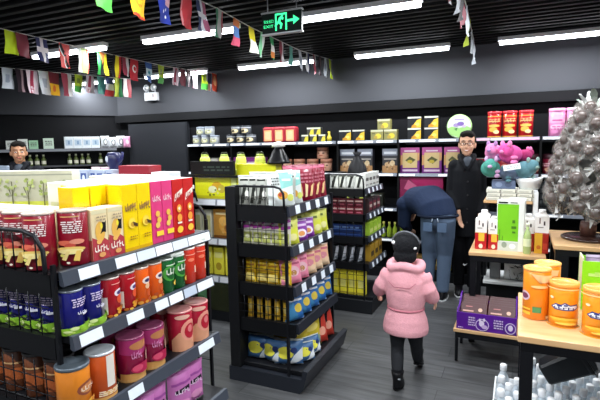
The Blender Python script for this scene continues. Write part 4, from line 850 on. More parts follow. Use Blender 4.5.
for i in range(3): ybx.put((-.83 + .10 * i, 5.72, Z5 + .13 - .13), 0, f'yellow box on the wall base between the two men, {ORD[i]} from the left', 'yellow boxes on the wall base', sc=(1, 1, 1.1))
tb_ = carton('ochre_box', .18, .12, .16, P('b08a4a', .4), [('r', .1, .3, .9, .7, 'e6cf8a')])
for i in range(3): tb_.put((-1.22 + .2 * i, 5.72, Z5), 0, f'ochre box low on the wall base behind the bending man, {ORD[i]} from the left', 'ochre boxes on the wall base')
for i, (x, c) in enumerate([(-.2, 'a'), (.0, 'b'), (.2, 'c')]): dkb.put((x - .05, 5.70, Z4), 0, f'dark box with green round print low on the wall, {ORD[i]} from the man in black', 'dark boxes on the fourth wall shelf')

# ================================================================= TABLES ON THE RIGHT
WD = wood('c79d6c', 'd9b384', .35, (3, 18, 18), 'light_wood_top'); BF = P('15161a', .4, .2)
def table(name, label, x0, x1, y0, y1, z, leg=.045, th=.028, low=None, foot=0, legs=None):
    t = thing(name, label, 'table', ((x0 + x1) / 2, (y0 + y1) / 2, 0)); cx, cy = t.location.x, t.location.y
    mb = MB(); mb.box(x0 - cx, x1 - cx, y0 - cy, y1 - cy, z - th, z, WD, .004, 2); mb.build('tabletop', t)
    i = .012
    mb = MB()
    for a, b_, c, d in ((x0 + i, x1 - i, y0 + i, y0 + i + .03), (x0 + i, x1 - i, y1 - i - .03, y1 - i), (x0 + i, x0 + i + .03, y0 + i + .03, y1 - i - .03), (x1 - i - .03, x1 - i, y0 + i + .03, y1 - i - .03)):
        mb.box(a - cx, b_ - cx, c - cy, d - cy, z - th - .045, z - th - .0005, BF)
    mb.build('apron_frame', t)
    for lx in (x0 + i, x1 - i - leg):
        for ly in (y0 + i, y1 - i - leg):
            mb = MB(); mb.box(lx - cx, lx + leg - cx, ly - cy, ly + leg - cy, foot if lx < cx else 0, z - th - .045, BF, .003, 1); mb.build('leg', t)
    return t
T1 = table('display_table', 'wooden topped black table holding the juice packs and green box', -.345, .205, 3.93, 4.60, .75)
TB = table('low_bench', 'low wooden bench with thin black legs under the purple carton', -.405, .10, 3.53, 3.915, .255, .022, .024)
T2 = table('display_table', 'near wooden topped table at the right holding orange canisters', .018, .98, 2.27, 2.95, .75, .055, .03, foot=.0205)
T3 = table('display_table', 'wooden topped black table under the wrapped sweet tree', .235, 1.15, 3.66, 4.30, .90, .085, .03)
# purple carton
pc = thing('display_carton', 'purple open carton with white circular print full of maroon packs', 'box', (-.185, 3.715, .256))
PU = P('561093', .35); pw = 'd8c4ea'
b = MB()
b.rings([[(-.20, -.17, 0), (.205, -.17, 0), (.205, -.162, 0), (-.20, -.162, 0)], [(-.20, -.17, .125), (.205, -.17, .125), (.205, -.162, .125), (-.20, -.162, .125)]], PU, smooth=False)
ci = [('e', .44, .42, .115, .37, pw), ('e', .44, .42, .10, .32, '561093'), ('e', .43, .50, .045, .18, 'e9dcf4'), ('e', .48, .32, .05, .12, 'cfb4e4'), ('e', .40, .70, .02, .10, 'e9dcf4'), ('e', .47, .74, .02, .10, 'e9dcf4'),
      ('e', .97, .42, .10, .36, pw), ('e', .97, .42, .085, .30, '561093'), ('e', .97, .45, .045, .2, 'e9dcf4'), ('r', 1.001, 0, 1.08, 1, '561093')][:-1]
ci = [c for c in ci if not (c[0] == 'e' and c[1] > .9)] + [('e', .90, .42, .09, .34, pw), ('e', .90, .42, .075, .28, '561093'), ('e', .90, .45, .04, .18, 'e9dcf4')]
b.decal(lines(.2, .25, .32, .85, 4, pw, 3) + lines(.62, .25, .78, .85, 4, pw, 6) + lines(.03, .1, .12, .2, 1, pw, 1) + ci, lambda u, v, o: Vector((-.20 + u * .405, -.17 - o, v * .125)))
b.build('front_wall', pc)
for sx, nme in ((-.20, 'l'), (.197, 'r')):
    b = MB()
    pr = [(-.161, 0), (.17, 0), (.17, .185), (.10, .185), (-.02, .13), (-.161, .125)]
    b.rings([[(sx, y, z) for y, z in pr], [(sx + .008, y, z) for y, z in pr]], PU, smooth=False)
    if nme == 'l': b.decal([('r', .10, .2, .4, .3, pw), ('r', .1, .38, .32, .5, pw), ('r', .5, .3, .6, .8, pw), ('r', .7, .35, .85, .8, pw), ('r', .62, .5, .72, .6, pw)], lambda u, v, o: Vector((sx - o, .17 - u * .33, v * .17)))
    b.build('side_wall', pc)
b = MB(); b.box(-.20, .205, .1705, .178, 0, .12, PU); b.build('rear_wall', pc)
mp = carton('maroon_pack', .19, .016, .20, P('3e080d', .45), [('r', .1, .6, .5, .66, 'b98a7a'), ('p', [(.0, 0), (.6, 0), (.9, .5), (.2, .4)], '5a3a16'), ('e', .75, .7, .08, .08, 'c9a08a'), ('r', .2, .8, .45, .84, 'a05a5a')])
for c in range(2):
    for i in range(5): mp.put((-.28 + .197 * c, 3.60 + .055 * i, .262), 0, f'maroon glossy pack leaning in the purple carton, {ORD[i]} from the front in the {["left", "right"][c]} column', 'maroon packs in the purple carton', tilt=(-.88, 0))

# juice packs, green box and small bottle
def juice(name, w, h, lower, art):
    mb = MB(); mb.box(-w / 2, w / 2, -w / 2, w / 2, 0, h * .48, lower, .006, 2)
    mb.rings([[(sx * k, sy * k2, z) for sx, sy in ((-1, -1), (1, -1), (1, 1), (-1, 1))] for k, k2, z in ((w * .49, w * .49, h * .48), (w * .49, w * .49, h * .86), (w * .30, w * .30, h * .9), (w * .30, w * .30, h * .92))], P('ece8e4', .35), smooth=False)
    mb.decal(art, fbox(w, w, h * .48)); mb.decal([('r', .3, .55, .38, .9, '5a2a20'), ('r', .2, .3, .6, .36, '8a8480'), ('r', .6, .45, .72, .7, '3a2a26')], lambda u, v, o: Vector((-w / 2 + u * w, -w * .49 - o, h * .48 + v * h * .38)))
    o = mb.build(name); c = MB(); c.lathe([(w * .26, h * .92), (w * .26, h * .995), (w * .22, h), (.001, h)], P('f0eeee', .35), 16); c.build('cap', o)
    return Proto(o, 'juice pack')
ja = [('r', .3, .5, .8, .98, 'e9b93a'), ('e', .5, .2, .18, .14, 'e9dcc8'), ('r', 0, .98, 1, 1, 'e9b93a')]
j1 = juice('juice_pack', .085, .275, P('b3121e', .3, coat=.4), ja)
for i, (x, y, s) in enumerate([(-.265, 4.10, 1.05), (-.170, 4.11, .98), (-.25, 4.20, 1.12)]): j1.put((x, y, .7505), 0, ['red and white juice pack at the left end of the table', 'red and white juice pack touching the green box', 'red and white juice pack behind the two at the left'][i], 'red and white juice packs', sc=s)
j2 = juice('juice_pack', .088, .30, P('a8261a', .3, coat=.4), [('r', .0, .0, .55, .98, 'e0a82a'), ('r', .6, .2, .9, .5, 'c9402a'), ('e', .3, .3, .15, .1, 'c96a1a')])
for i, (x, y, s) in enumerate([(.085, 4.16, .98), (.175, 4.10, 1.13)]): j2.put((x, y, .7505), 0, ['red and yellow juice pack behind the small clear bottle', 'red and yellow juice pack at the right end of the table'][i], 'red and yellow juice packs', sc=s)
gbx = thing('green_display_box', 'tall lime green box with white frame on the table of juice packs', 'box', (-.045, 4.11, .7505), R(-6))
b = MB(); b.box(-.10, .10, -.05, .05, 0, .405, P('e4e8e0', .35), .003, 1)
b.decal([('r', .03, .20, .80, .93, '76c417'), ('r', .03, .0, .8, .18, 'c3ccc4'), ('e', .3, .12, .1, .06, '8a9a8a'), ('e', .6, .1, .12, .05, 'f0f4ee'), ('r', .10, .2, .14, .42, '5a9a1a'), ('r', .22, .2, .25, .3, '5a9a1a'), ('r', .55, .45, .72, .50, '3f7a10'), ('r', .58, .36, .7, .40, '3f7a10'), ('r', .06, .945, .4, .975, '2a2e2a'), ('r', .5, .95, .75, .97, '5a5e5a'), ('r', .58, .56, .68, .62, '3f7a10')], fbox(.2, .1, .405))
b.build('box_body', gbx)
b = MB(); b.box(-.02, .10, .052, .057, .0, .42, P('eef0ec', .4)); b.build('header_card', gbx)
cb_ = MB(); cb_.lathe([(.026, 0), (.028, .005), (.028, .14), (.02, .17), (.011, .19), (.011, .215)], P('b9cf8a', .15, alpha=.75), 16); cbo = cb_.build('clear_bottle'); cbo.location = (.075, 4.015, .7505)
tag(cbo, 'small clear pale green bottle in front of the tall lime green box', 'bottle')
cb_ = MB(); cb_.lathe([(.0285, .06), (.0285, .12)], P('d9dfb4', .4), 16, cap=False); cb_.build('label', cbo)
cb_ = MB(); cb_.lathe([(.013, .216), (.013, .24), (.001, .241)], P('dfe6cc', .4), 12); cb_.build('cap', cbo)

# orange canisters
oc_art = [('p', [(.18, .50), (.30, .60), (.42, .58), (.50, .64), (.62, .58), (.80, .60), (.84, .50), (.70, .44), (.28, .44)], '2b3a86'), ('p', [(.22, .51), (.31, .57), (.42, .555), (.50, .61), (.62, .555), (.78, .57), (.80, .51), (.69, .465), (.30, .465)], 'eef0f6'),
          ('r', .34, .535, .44, .575, '2b3a86'), ('r', .48, .55, .56, .59, '2b3a86'), *scrawl(.27, .475, .76, .535, '22306e'), ('e', .22, .74, .05, .03, 'f9e6c0'),
          ('e', .5, .22, .34, .035, 'f0c040'), ('e', .52, .17, .30, .03, 'e0a41c'), ('e', .55, .115, .24, .03, 'f4cf58'), ('r', 0, .0, 1, .03, 'e0951a'), ('r', 0, .96, 1, .99, 'f6cf8a')]
occ = canister('orange_canister', .062, .208, P('f5981e', .28, coat=.3), oc_art, P('f0a24a', .3), lidh=.02, n=24)
occ.put((.212, 2.505, .7505), R(0), 'orange canister with white and blue badge, middle of three on the near table', 'orange canisters on the near table')
occ.put((.345, 2.43, .7505), R(6), 'orange canister with white and blue badge cut by the right picture edge', 'orange canisters on the near table', sc=1.03)
ob = canister('orange_canister', .062, .252, P('f08c1c', .28, coat=.3), [('e', .12, .48, .16, .10, 'd9bccb'), ('e', .12, .48, .12, .06, '7a3a5a'), ('r', .35, .16, .55, .28, '4f8f5a'), ('r', .05, .1, .3, .16, 'f0c040'), ('r', .05, .2, .3, .24, 'f0c040'), ('r', .66, .04, .95, .1, 'f6dca0'), ('p', [(.3, .96), (.9, .92), (.85, .8), (.5, .78)], 'f3c58c'), ('e', .5, .7, .2, .03, 'f6cf8a')], P('f2b05a', .3), lidh=.012, n=24)
ob.put((.098, 2.56, .7505), R(10), 'tallest orange canister, left end of the near table, green tag on its side')
ob.put((.15, 2.72, .7505), R(-20), 'orange canister set behind the tallest one on the near table', sc=(1, 1, .97))
# lime open box with purple packs behind
gx = thing('display_box', 'bright lime green open box behind the orange canisters', 'box', (.54, 2.83, .7505))
b = MB(); b.box(-.23, .23, -.075, -.069, 0, .255, P('84d41c', .35))
b.decal([('r', .06, .70, .9, .76, 'b6e07a'), ('r', .1, .10, .14, .4, '1f3a4a'), ('r', .18, .1, .22, .4, '1f3a4a'), ('r', .0, 0, .3, .5, '6aa818')][:3] + lines(.1, .72, .9, .82, 1, 'a8d86a', 4), lambda u, v, o: Vector((-.23 + u * .46, -.075 - o, v * .255))); b.build('front_wall', gx)
b = MB(); b.box(-.23, .23, .069, .075, 0, .255, P('84d41c', .35)); b.build('rear_wall', gx)
for s in (-1, 1):
    b = MB(); b.box(s * .2265 - .0035, s * .2265 + .0035, -.068, .068, 0, .27 if s < 0 else .255, P('d9d6b4', .4)); b.build('side_wall', gx)
vp = pouch('purple_packet', .12, .275, .05, P('8d7796', .3), [('p', [(.1, .5), (.9, .6), (.9, .9), (.1, .9)], 'b3a3ba'), ('e', .5, .3, .2, .1, 'e0d6d0')], crimp='a898b0')
for i in range(4): vp.put((.38 + .105 * i, 2.83, .752), R(10 * (-1) ** i), f'greyish purple packet standing in the lime green box, {ORD[i]} from the left', 'greyish purple packets', sc=(.85, 1, 1 + .04 * (i % 2)))

# water bottles in a white tray under the near table
tr = thing('bottle_tray', 'white tray on the floor crowded with small water bottles', 'tray', (0, 0, 0))
WT = P('e6e9ec', .4)
b = MB(); b.box(-.10, .66, 2.255, 3.20, .0, .02, WT, .002, 1); b.build('tray_floor', tr)
for a in ((-.10, -.092, 2.255, 3.20), (.652, .66, 2.255, 3.20), (-.092, .652, 2.255, 2.263), (-.092, .652, 3.192, 3.20)):
    b = MB(); b.box(a[0], a[1], a[2], a[3], .0205, .10, WT); b.build('tray_wall', tr)
wbm = MB(); wbm.lathe([(.026, 0), (.030, .004), (.030, .05), (.028, .055), (.030, .06), (.030, .13), (.026, .16), (.014, .188), (.0125, .20)], P('dce6ee', .12, alpha=.8), 14); wbo = wbm.build('water_bottle')
wbm = MB(); wbm.lathe([(.0308, .07), (.0308, .125)], P('dfe3e6', .4), 14, cap=False)
wbm.decal([('r', .3, .2, .7, .5, '5a6a5a'), ('r', .2, .62, .8, .8, '8a9aa0')], lambda u, v, o: Vector(((.0312 + o) * math.sin((u - .5) * PI), -(.0312 + o) * math.cos((u - .5) * PI), .07 + v * .055)), cu=8); wbm.build('label', wbo)
wbm = MB(); wbm.lathe([(.0155, .197), (.0165, .200), (.0165, .224), (.014, .228), (.001, .228)], P('f1f4f7', .35), 12); wbm.build('cap', wbo)
wbp = Proto(wbo, 'bottle')
for j in range(9):
    for i in range(9):
        if i == 8 and j % 2: continue
        x = -.05 + .080 * i + (.038 if j % 2 else 0) + rnd.uniform(-.002, .002); y = 2.49 + .079 * j + rnd.uniform(-.002, .002)
        if (j > 6 and x < .1) or (-.02 < x < .135 and 2.83 < y < 3.0): continue
        wbp.put((x, y, .021), rnd.uniform(-.7, .7), 'small water bottle with white cap in the tray under the near table', 'water bottles in the white tray', sc=1.2)
bn = thing('black_tub', 'black plastic tub lying tilted on the water bottles', 'tub', (.262, 2.80, .425)); bn.rotation_euler = (0, R(-32), 0); bn.scale = (.95, .95, .95)
b = MB(); b.rings([[(x, y * k * .075, z * k * .075) for y, z in ((-1, -.8), (-.8, -1), (.8, -1), (1, -.8), (1, .8), (.8, 1), (-.8, 1), (-1, .8))] for x, k in ((-.13, .72), (-.12, .8), (.09, 1.0), (.10, 1.06), (.115, 1.06))], P('1d2125', .3), smooth=False); b.build('tub_body', bn)
b = MB(); b.rings([[(x, y * k * .075, z * k * .075) for y, z in ((-1, -.8), (-.8, -1), (.8, -1), (1, -.8), (1, .8), (.8, 1), (-.8, 1), (-1, .8))] for x, k in ((.1155, .98), (.135, .9), (.14, .6))], P('3a4147', .25), smooth=False); b.build('lid', bn)

# ---------------------------------------------------------------- stand with plush toys
st = thing('display_stand', 'white and wood stand behind the juice table carrying flat boxes and plush toys', 'stand', (-.07, 4.83, 0))
b = MB(); b.box(-.22, .19, -.14, .14, 1.055, 1.08, WD, .003, 1); b.build('wood_shelf', st)
b = MB(); b.box(-.20, .24, -.30, .14, .335, .36, P('d9dcdd', .4), .003, 1); b.build('white_shelf', st)
b = MB(); b.box(.195, .235, -.12, .13, .361, 1.16, P('e4e7e8', .4), .003, 1); b.build('side_post', st)
b = MB(); b.box(-.215, -.185, -.12, .13, .361, 1.054, P('17181b', .4), .003, 1); b.build('side_post', st)
b = MB(); b.box(-.18, .18, -.12, .13, 0, .334, P('17181b', .4)); b.build('plinth', st)
fl = carton('flat_box', .13, .24, .034, P('dcdccf', .4), [('r', .0, .0, 1, .12, '6b6a60'), ('r', .88, .1, .95, .9, '55544c'), ('r', .1, .3, .7, .6, 'b9b9ac')], topc=P('e4e4d6', .4))
n = 0
for lv in range(3):
    for i in range(3):
        fl.put((-.205 + .132 * i + .006 * (lv % 2), 4.82, 1.081 + .0345 * lv), 0, f'flat cream box on the wood shelf under the plush toys, {["bottom", "middle", "top"][lv]} layer, {["left", "middle", "right"][i]}', 'flat cream boxes under the plush toys'); n += 1
tub = MB()
tub.rings([[(rx * math.cos(2 * PI * k / 20), ry * math.sin(2 * PI * k / 20), z + (.03 * max(0, math.cos(2 * PI * k / 20)) ** 3 if z > .05 else 0)) for k in range(20)] for rx, ry, z in ((.08, .07, 0), (.11, .09, .07), (.12, .1, .09), (.115, .095, .09), (.07, .06, .012))], P('eef1f2', .35))
o = tub.build('white_tub'); o.location = (.09, 4.79, 1.186); tag(o, 'white open tub with raised rim under the teal plush toy', 'tub')
gbk = carton('grey_box', .20, .14, .075, P('5a6884', .5), [('e', .3, .5, .15, .3, '7a88a4'), ('e', .7, .5, .15, .3, '44506a')])
gbk.put((-.125, 4.80, 1.187), 0, 'blue-grey box below the plush toys beside the white tub')
def plush(name, label, loc, rot, mats, sc):
    """a round stuffed animal: one sewn body with ears, arms, snout and eyes"""
    t = thing(name, label, 'plush toy', loc, rot)
    b = MB(); b.ell((0, 0, 0), .10, .085, .08, mats[0], u=18, v=12); b.ell((-.07, -.03, .035), .065, .06, .06, mats[0], u=16, v=10); b.ell((.08, .02, -.01), .05, .05, .045, mats[0])
    bo = b.build('body', t)
    m = bo.modifiers.new('r', 'REMESH'); m.mode = 'VOXEL'; m.voxel_size = .008; m.use_smooth_shade = True
    bo.modifiers.new('s', 'SMOOTH').iterations = 4
    for s in (-1, 1):
        b = MB(); b.ell((-.075, -.035 + s * .045, .09), .022, .015, .028, mats[1]); b.build('ear', t)
        b = MB(); b.ell((-.02, -.07, -.045 + s * .02), .035, .022, .02, mats[1]); b.build('paw', t)
        b = MB(); b.ell((-.115, -.06 + (s + 1) * .022, .05), .006, .006, .007, P('15151a', .2), u=8, v=6); b.build('eye', t)
    b = MB(); b.ell((-.125, -.045, .025), .016, .022, .016, mats[1]); b.build('snout', t)
    t.scale = (sc,) * 3
    return t
FP = fabric('e0559f', .5, 90); FP2 = fabric('ee8cc0', .5, 90); FL_ = fabric('b58ac0', .5, 90); FT = fabric('4f9a8c', .5, 90); FG = fabric('5d8791', .5, 90); FG2 = fabric('8fa9a0', .5, 90); FL2 = fabric('d0a6cf', .5, 90)
plush('plush_toy', 'bright pink plush toy on top of the heap, right of the lilac one', (-.075, 4.80, 1.50), R(40), (FP, FP2), 1.08)
plush('plush_toy', 'lilac and pale pink plush toy behind the others, nearest the man in black', (-.215, 4.86, 1.515), R(50), (FP2, FL_), .95)
plush('plush_toy', 'green and lilac plush toy low at the left of the heap', (-.24, 4.75, 1.372), R(70), (FT, FL2), 1.0)
plush('plush_toy', 'teal grey plush toy at the right of the heap above the white tub', (.045, 4.79, 1.36), R(120), (FG, FG2), .98)
plush('plush_toy', 'dusty blue plush toy at the bottom of the heap', (-.08, 4.78, 1.31), R(10), (fabric('63748c', .5, 90), FG), .75)
plush('plush_toy', 'small rose plush toy poking out at the right top of the heap', (.04, 4.91, 1.485), R(200), (fabric('b53a72', .5, 90), FP2), .7)
cd = MB(); cd.box(-.07, .07, -.003, .003, 0, .05, P('e9edf0', .4)); cd.decal(lines(.1, .2, .9, .8, 2, '9aa0a8', 2), lambda u, v, o: Vector((-.07 + u * .14, -.003 - o, v * .05)))
o = cd.build('price_card'); o.location = (-.055, 4.655, 1.365); o.rotation_euler = (-.2, R(-10), 0); tag(o, 'white price card leaning on the plush toys', 'card')
# zebra patterned bag
zb = [('r', 0, 0, 1, 1, 'c9cccb')]
rz_ = random.Random(3)
for k in range(16):
    a, c = rz_.uniform(.08, .9), rz_.uniform(.1, .9); l = rz_.uniform(.08, .2); an = rz_.uniform(0, PI)
    dx, dy = math.cos(an) * l, math.sin(an) * l; q = .018
    zb.append(('p', [(a - dx, c - dy), (a - dx * .2 + q, c - dy * .1 + q), (a + dx, c + dy), (a + dx * .2 - q * .3, c + dy * .2 - q * 1.6)], '1b1c1e'))
zeb = pouch('patterned_bag', .19, .17, .10, P('8a8d8c', .4), zb, cat='bag', crimp='b9bcbb')
zeb.put((-.005, 4.64, .362), R(-6), 'black and white patterned bag under the juice table')
gy2 = carton('grey_box', .09, .10, .17, P('6a6e70', .4), [('r', .1, .1, .9, .9, '7d8183')])
gy2.put((-.175, 4.68, .362), R(4), 'plain grey box left of the black and white patterned bag')

# ---------------------------------------------------------------- tree of wrapped sweets
tt = thing('sweet_tree', 'brown round-based display tree holding wrapped sweets on the rear table', 'display', (.47, 3.97, .9005))
b = MB(); b.lathe([(.165, 0), (.175, .006), (.175, .018), (.16, .026), (.05, .03), (.001, .03)], P('2b1a16', .25, coat=.4), 30); b.build('base', tt)
b = MB(); b.lathe([(.05, .0305), (.055, .09), (.05, .13), (.001, .13)], P('4a2c24', .5), 16); b.build('pot', tt)
b = MB(); b.lathe([(.02, .1305), (.055, .2), (.13, .38), (.12, .6), (.03, .8), (.008, .9), (.001, .91)], P('3a3a36', .6), 18); b.build('stem', tt)
FILM = P('a8a29d', .1, .0, 0, alpha=.17); FILM2 = P('dcddda', .2, 0, 0, alpha=.7)
CH = P('3d2923', .3, coat=.5)
sw = MB(); sw.ell((0, -.035, 0), .044, .034, .044, CH, u=14, v=10)
swo = sw.build('wrapped_sweet')
sm = MB(); rnw = random.Random(5); N = 18
ring0 = [(.012 * math.cos(2 * PI * k / N), .02, .012 * math.sin(2 * PI * k / N)) for k in range(N)]
ring1 = [(.05 * math.cos(2 * PI * k / N), -.0 + rnw.uniform(-.008, .008), .05 * math.sin(2 * PI * k / N)) for k in range(N)]
ring2 = [((.062 + .018 * (k % 2)) * math.cos(2 * PI * k / N), -.03 + rnw.uniform(-.022, .018), (.066 + .018 * (k % 2)) * math.sin(2 * PI * k / N)) for k in range(N)]
ring3 = [(.038 * math.cos(2 * PI * k / N), -.072 + rnw.uniform(-.004, .004), .038 * math.sin(2 * PI * k / N)) for k in range(N)]
sm.rings([ring0, ring1, ring2, ring3, [(p[0] * .2, -.078, p[2] * .2) for p in ring3]], FILM, cap=False, smooth=False)
for k in range(4):
    a = 2 * PI * k / 4 + .3; r1, r2 = .048, .105
    c = Vector((math.cos(a), 0, math.sin(a))); s_ = Vector((-math.sin(a), 0, math.cos(a)))
    sm.face([c * r1 - s_ * .017, c * r2 + Vector((0, -.02, 0)) - s_ * .006, c * r2 * 1.02 + s_ * .004, c * r1 + s_ * .012], FILM2)
sm.build('clear_wrap', swo)
swp = Proto(swo, 'sweet')
NN = 84
for k in range(NN):
    z = 1.10 + .74 * ((k + .5) / NN) ** 1.0; t_ = (z - 1.1) / .72
    rr = .265 * (1 - .72 * t_ ** 2) if t_ > .12 else .22
    a = k * 2.39996 + rnd.uniform(-.15, .15)
    x, y = .47 + rr * .92 * math.cos(a), 3.97 + rr * .92 * math.sin(a)
    if y > 4.12: pass
    rz = a + PI / 2
    swp.put((x, y, z), rz, 'dark sweet in clear ruffled wrap on the display tree', 'wrapped sweets on the tree', tilt=(rnd.uniform(-.5, .15), rnd.uniform(-.6, .6)), sc=rnd.uniform(.85, 1.12))
# ribbon-like leaves at the top
for i in range(7):
    a = i * .9; z = 1.80 + .03 * (i % 3)
    lf = MB(); d_ = Vector((math.cos(a), math.sin(a), 0)); s_ = Vector((-d_.y, d_.x, 0)); up = Vector((0, 0, 1))
    p0 = Vector((.0, .0, z - .9)); 
    lf.rings([[p0 + d_ * (.02 + .10 * t) + up * (.16 * t - .05 * t * t) - s_ * w_, p0 + d_ * (.02 + .10 * t) + up * (.16 * t - .05 * t * t + .012 * (w_ > .01)), p0 + d_ * (.02 + .10 * t) + up * (.16 * t - .05 * t * t) + s_ * w_] for t, w_ in ((0, .006), (.3, .02), (.6, .024), (.85, .014), (1, .002))], P('8d998f' if i % 2 else 'd3d8d6', .35), cap=False, closed=False)
    lf.build('leaf', tt)

# ================================================================= LEFT BACKGROUND
ct = thing('checkout_counter', 'dark checkout counter in front of the cashier at the far left', 'counter', (-4.95, 3.05, 0))
b = MB(); b.box(-.62, .62, -.2, .2, 0, 1.0, P('1b1d22', .5)); b.build('cabinet', ct)
b = MB(); b.box(-.65, .65, -.23, .23, 1.0005, 1.03, P('c9ccd0', .4), .003, 1); b.build('countertop', ct)
mo = thing('monitor', 'slim monitor with pale edge just below the cashier', 'monitor', (-4.68, 3.0, 1.031))
b = MB(); b.box(-.19, .19, -.015, .015, .16, .445, P('8a97a8', .4), .004, 1); b.build('screen_housing', mo)
b = MB(); b.box(-.03, .03, .0155, .03, .0125, .3, P('2a2c30', .4)); b.build('stand', mo)
b = MB(); b.box(-.1, .1, -.06, .09, 0, .012, P('2a2c30', .4), .003, 1); b.build('foot', mo)
G4 = thing('display_counter', 'long low-topped white display counter in the left background', 'counter', (-3.45, 3.2, 0))
b = MB(); b.box(-.80, .80, -.22, .22, 0, 1.25, P('202329', .5)); b.build('cabinet', G4)
b = MB(); b.box(-.83, .82, -.25, .25, 1.2505, 1.285, P('dfe2e3', .4), .004, 1); b.build('countertop', G4)
rbk = carton('red_box', .34, .16, .185, P('8e2330', .4), [('r', .05, .1, .95, .2, 'a8404a')], topc=P('b5525a'))
rbk.put((-3.02, 3.2, 1.286), 0, 'long dull red box on the white counter beyond the red snack boxes')
bw = carton('blue_white_box', .20, .14, .13, P('dfe4ec', .4), [('r', .1, .3, .9, .7, '2a3f8a'), ('r', .15, .4, .5, .6, 'dfe4ec')], topc=P('e9edf2'))
bw.put((-2.735, 3.2, 1.286), 0, 'white box with navy band right of the long dull red box')
bb = carton('blue_white_box', .085, .08, .15, P('aeb8cc', .4), [('r', .15, .2, .85, .8, '39508f'), ('e', .5, .5, .2, .2, 'd9e0ee')], topc=P('cfd6e2'))
for i in range(6): bb.put((-3.78 + .10 * i, 3.12 + .02 * (i % 2), 1.286), R(5 * (-1) ** i), f'small blue and white box on the white counter, {ORD[i]} from the left', 'small blue and white boxes')
ctray = carton('clear_tray', .30, .20, .07, P('d9d8cf', .25, alpha=.85), [('r', .1, .2, .4, .8, 'b3aea0'), ('r', .6, .2, .9, .8, '9c988c')], topc=P('e6e6e0', .3))
for i, (x, z) in enumerate([(-4.05, 1.286), (-4.06, 1.357), (-3.85, 1.428), (-4.10, 1.428)][:3]): ctray.put((x - .03 * i * 0, 3.2, z), R([4, -6, 8][i]), f'clear plastic tray on the left of the white counter, {["bottom", "middle", "top"][i]} of the pile', 'piled clear trays') if i < 2 else None
dv = thing('dispenser', 'dark blue upright dispenser standing on the white counter', 'dispenser', (-3.42, 3.30, 1.286))
b = MB(); b.lathe([(.07, 0), (.075, .02), (.055, .06), (.045, .16), (.07, .2), (.07, .27), (.05, .3), (.001, .305)], P('1c1f4a', .35), 16); b.build('dispenser_body', dv)
b = MB(); b.tube([(.04, 0, .2), (.10, -.01, .24), (.13, -.02, .30)], [.02, .018, .012], P('24285c', .35), 8); b.build('spout', dv)
b = MB(); b.ell((-.02, -.065, .24), .02, .01, .03, P('c9cede', .4)); b.build('badge', dv)
pnk = pouch('pink_bag', .10, .15, .05, P('e0b9c9', .4), [('e', .5, .5, .25, .2, 'f2e2e8')], cat='bag', crimp='e9d0da')
for i in range(2): pnk.put((-3.66 + .12 * i, 3.30, 1.286), R(10), ['pale pink bag on the white counter, left of its twin', 'pale pink bag on the white counter beside the dark blue dispenser'][i], 'pale pink bags on the counter', sc=(1, 1, 1.1))
lowb_ = lambda *a, **k: None
lowb = lowb_('pink_carton', .30, .16, .23, P('e3c3c6', .4), [('r', 0, .8, 1, .9, 'c98a94'), ('r', .1, .2, .4, .6, 'efe6e2'), ('r', .55, .2, .9, .6, 'd9c9b4')], topc=P('f0e2e2'))
# goods on the angled wall shelf
def onwall(s, d, z): p = P0 + DV * s + NV * d; return (p.x, p.y, z)
WA = math.atan2(NV.y, NV.x) + PI / 2
wp1 = carton('white_pack', .125, .12, .18, P('e6ecf0', .35), [('r', .12, .25, .88, .75, 'b4c6d6'), ('r', .4, .35, .6, .65, '7a98b8')], topc=P('eef2f4'))
for i in range(4): wp1.put(onwall(.78 - .128 * i, .15, 1.6365), WA, f'white pack with pale blue print on the left wall shelf, {ORD[i]} from the left', 'white packs on the left wall shelf')
wbg = pouch('white_bag', .13, .20, .08, P('d9dde0', .35), [('e', .5, .5, .25, .3, '6a6e74'), ('e', .5, .5, .16, .2, 'eef0f2'), ('r', .1, .1, .9, .16, '8a8e94')], cat='bag', crimp='eef0f2')
for i in range(3): wbg.put(onwall(.25 - .12 * i + .0, .17, 1.6365), WA, f'white crinkled bag right of the white packs on the left wall, {ORD[i]} from the left', 'white crinkled bags on the left wall shelf', sc=(1, 1, .95 - .1 * (i == 1)))
pb2 = pouch('pink_bag', .11, .18, .07, P('e39ac0', .35), [('e', .5, .5, .25, .2, 'f6dce8')], cat='bag', crimp='f0c9dc')
pb2.put(onwall(-.07, .26, 1.6365), WA, 'pink bag at the right end of the left wall shelf')
sp = [(1.78, .13, .08, 'ecd9de', 'low pinkish pack at the far left of the left wall shelf'), (1.55, .13, .13, 'd9dbd6', 'grey pack on the left wall shelf above the cashier'), (1.40, .13, .15, 'eef0ea', 'pale cream pack on the left wall shelf right of the cashier'), (1.26, .12, .13, '9cc9a4', 'mint green pack on the left wall shelf'), (1.06, .14, .16, 'cfe3d0', 'pale green pack nearest the row of white packs')]
for s, w_, h_, c_, l_ in sp:
    pk = carton('wall_pack', w_, .1, h_, P(c_, .4), lines(.15, .3, .85, .8, 3, '5a6058', int(s * 10)), topc=P('e9ece8'))
    pk.put(onwall(s, .16, 1.6365), WA, l_)
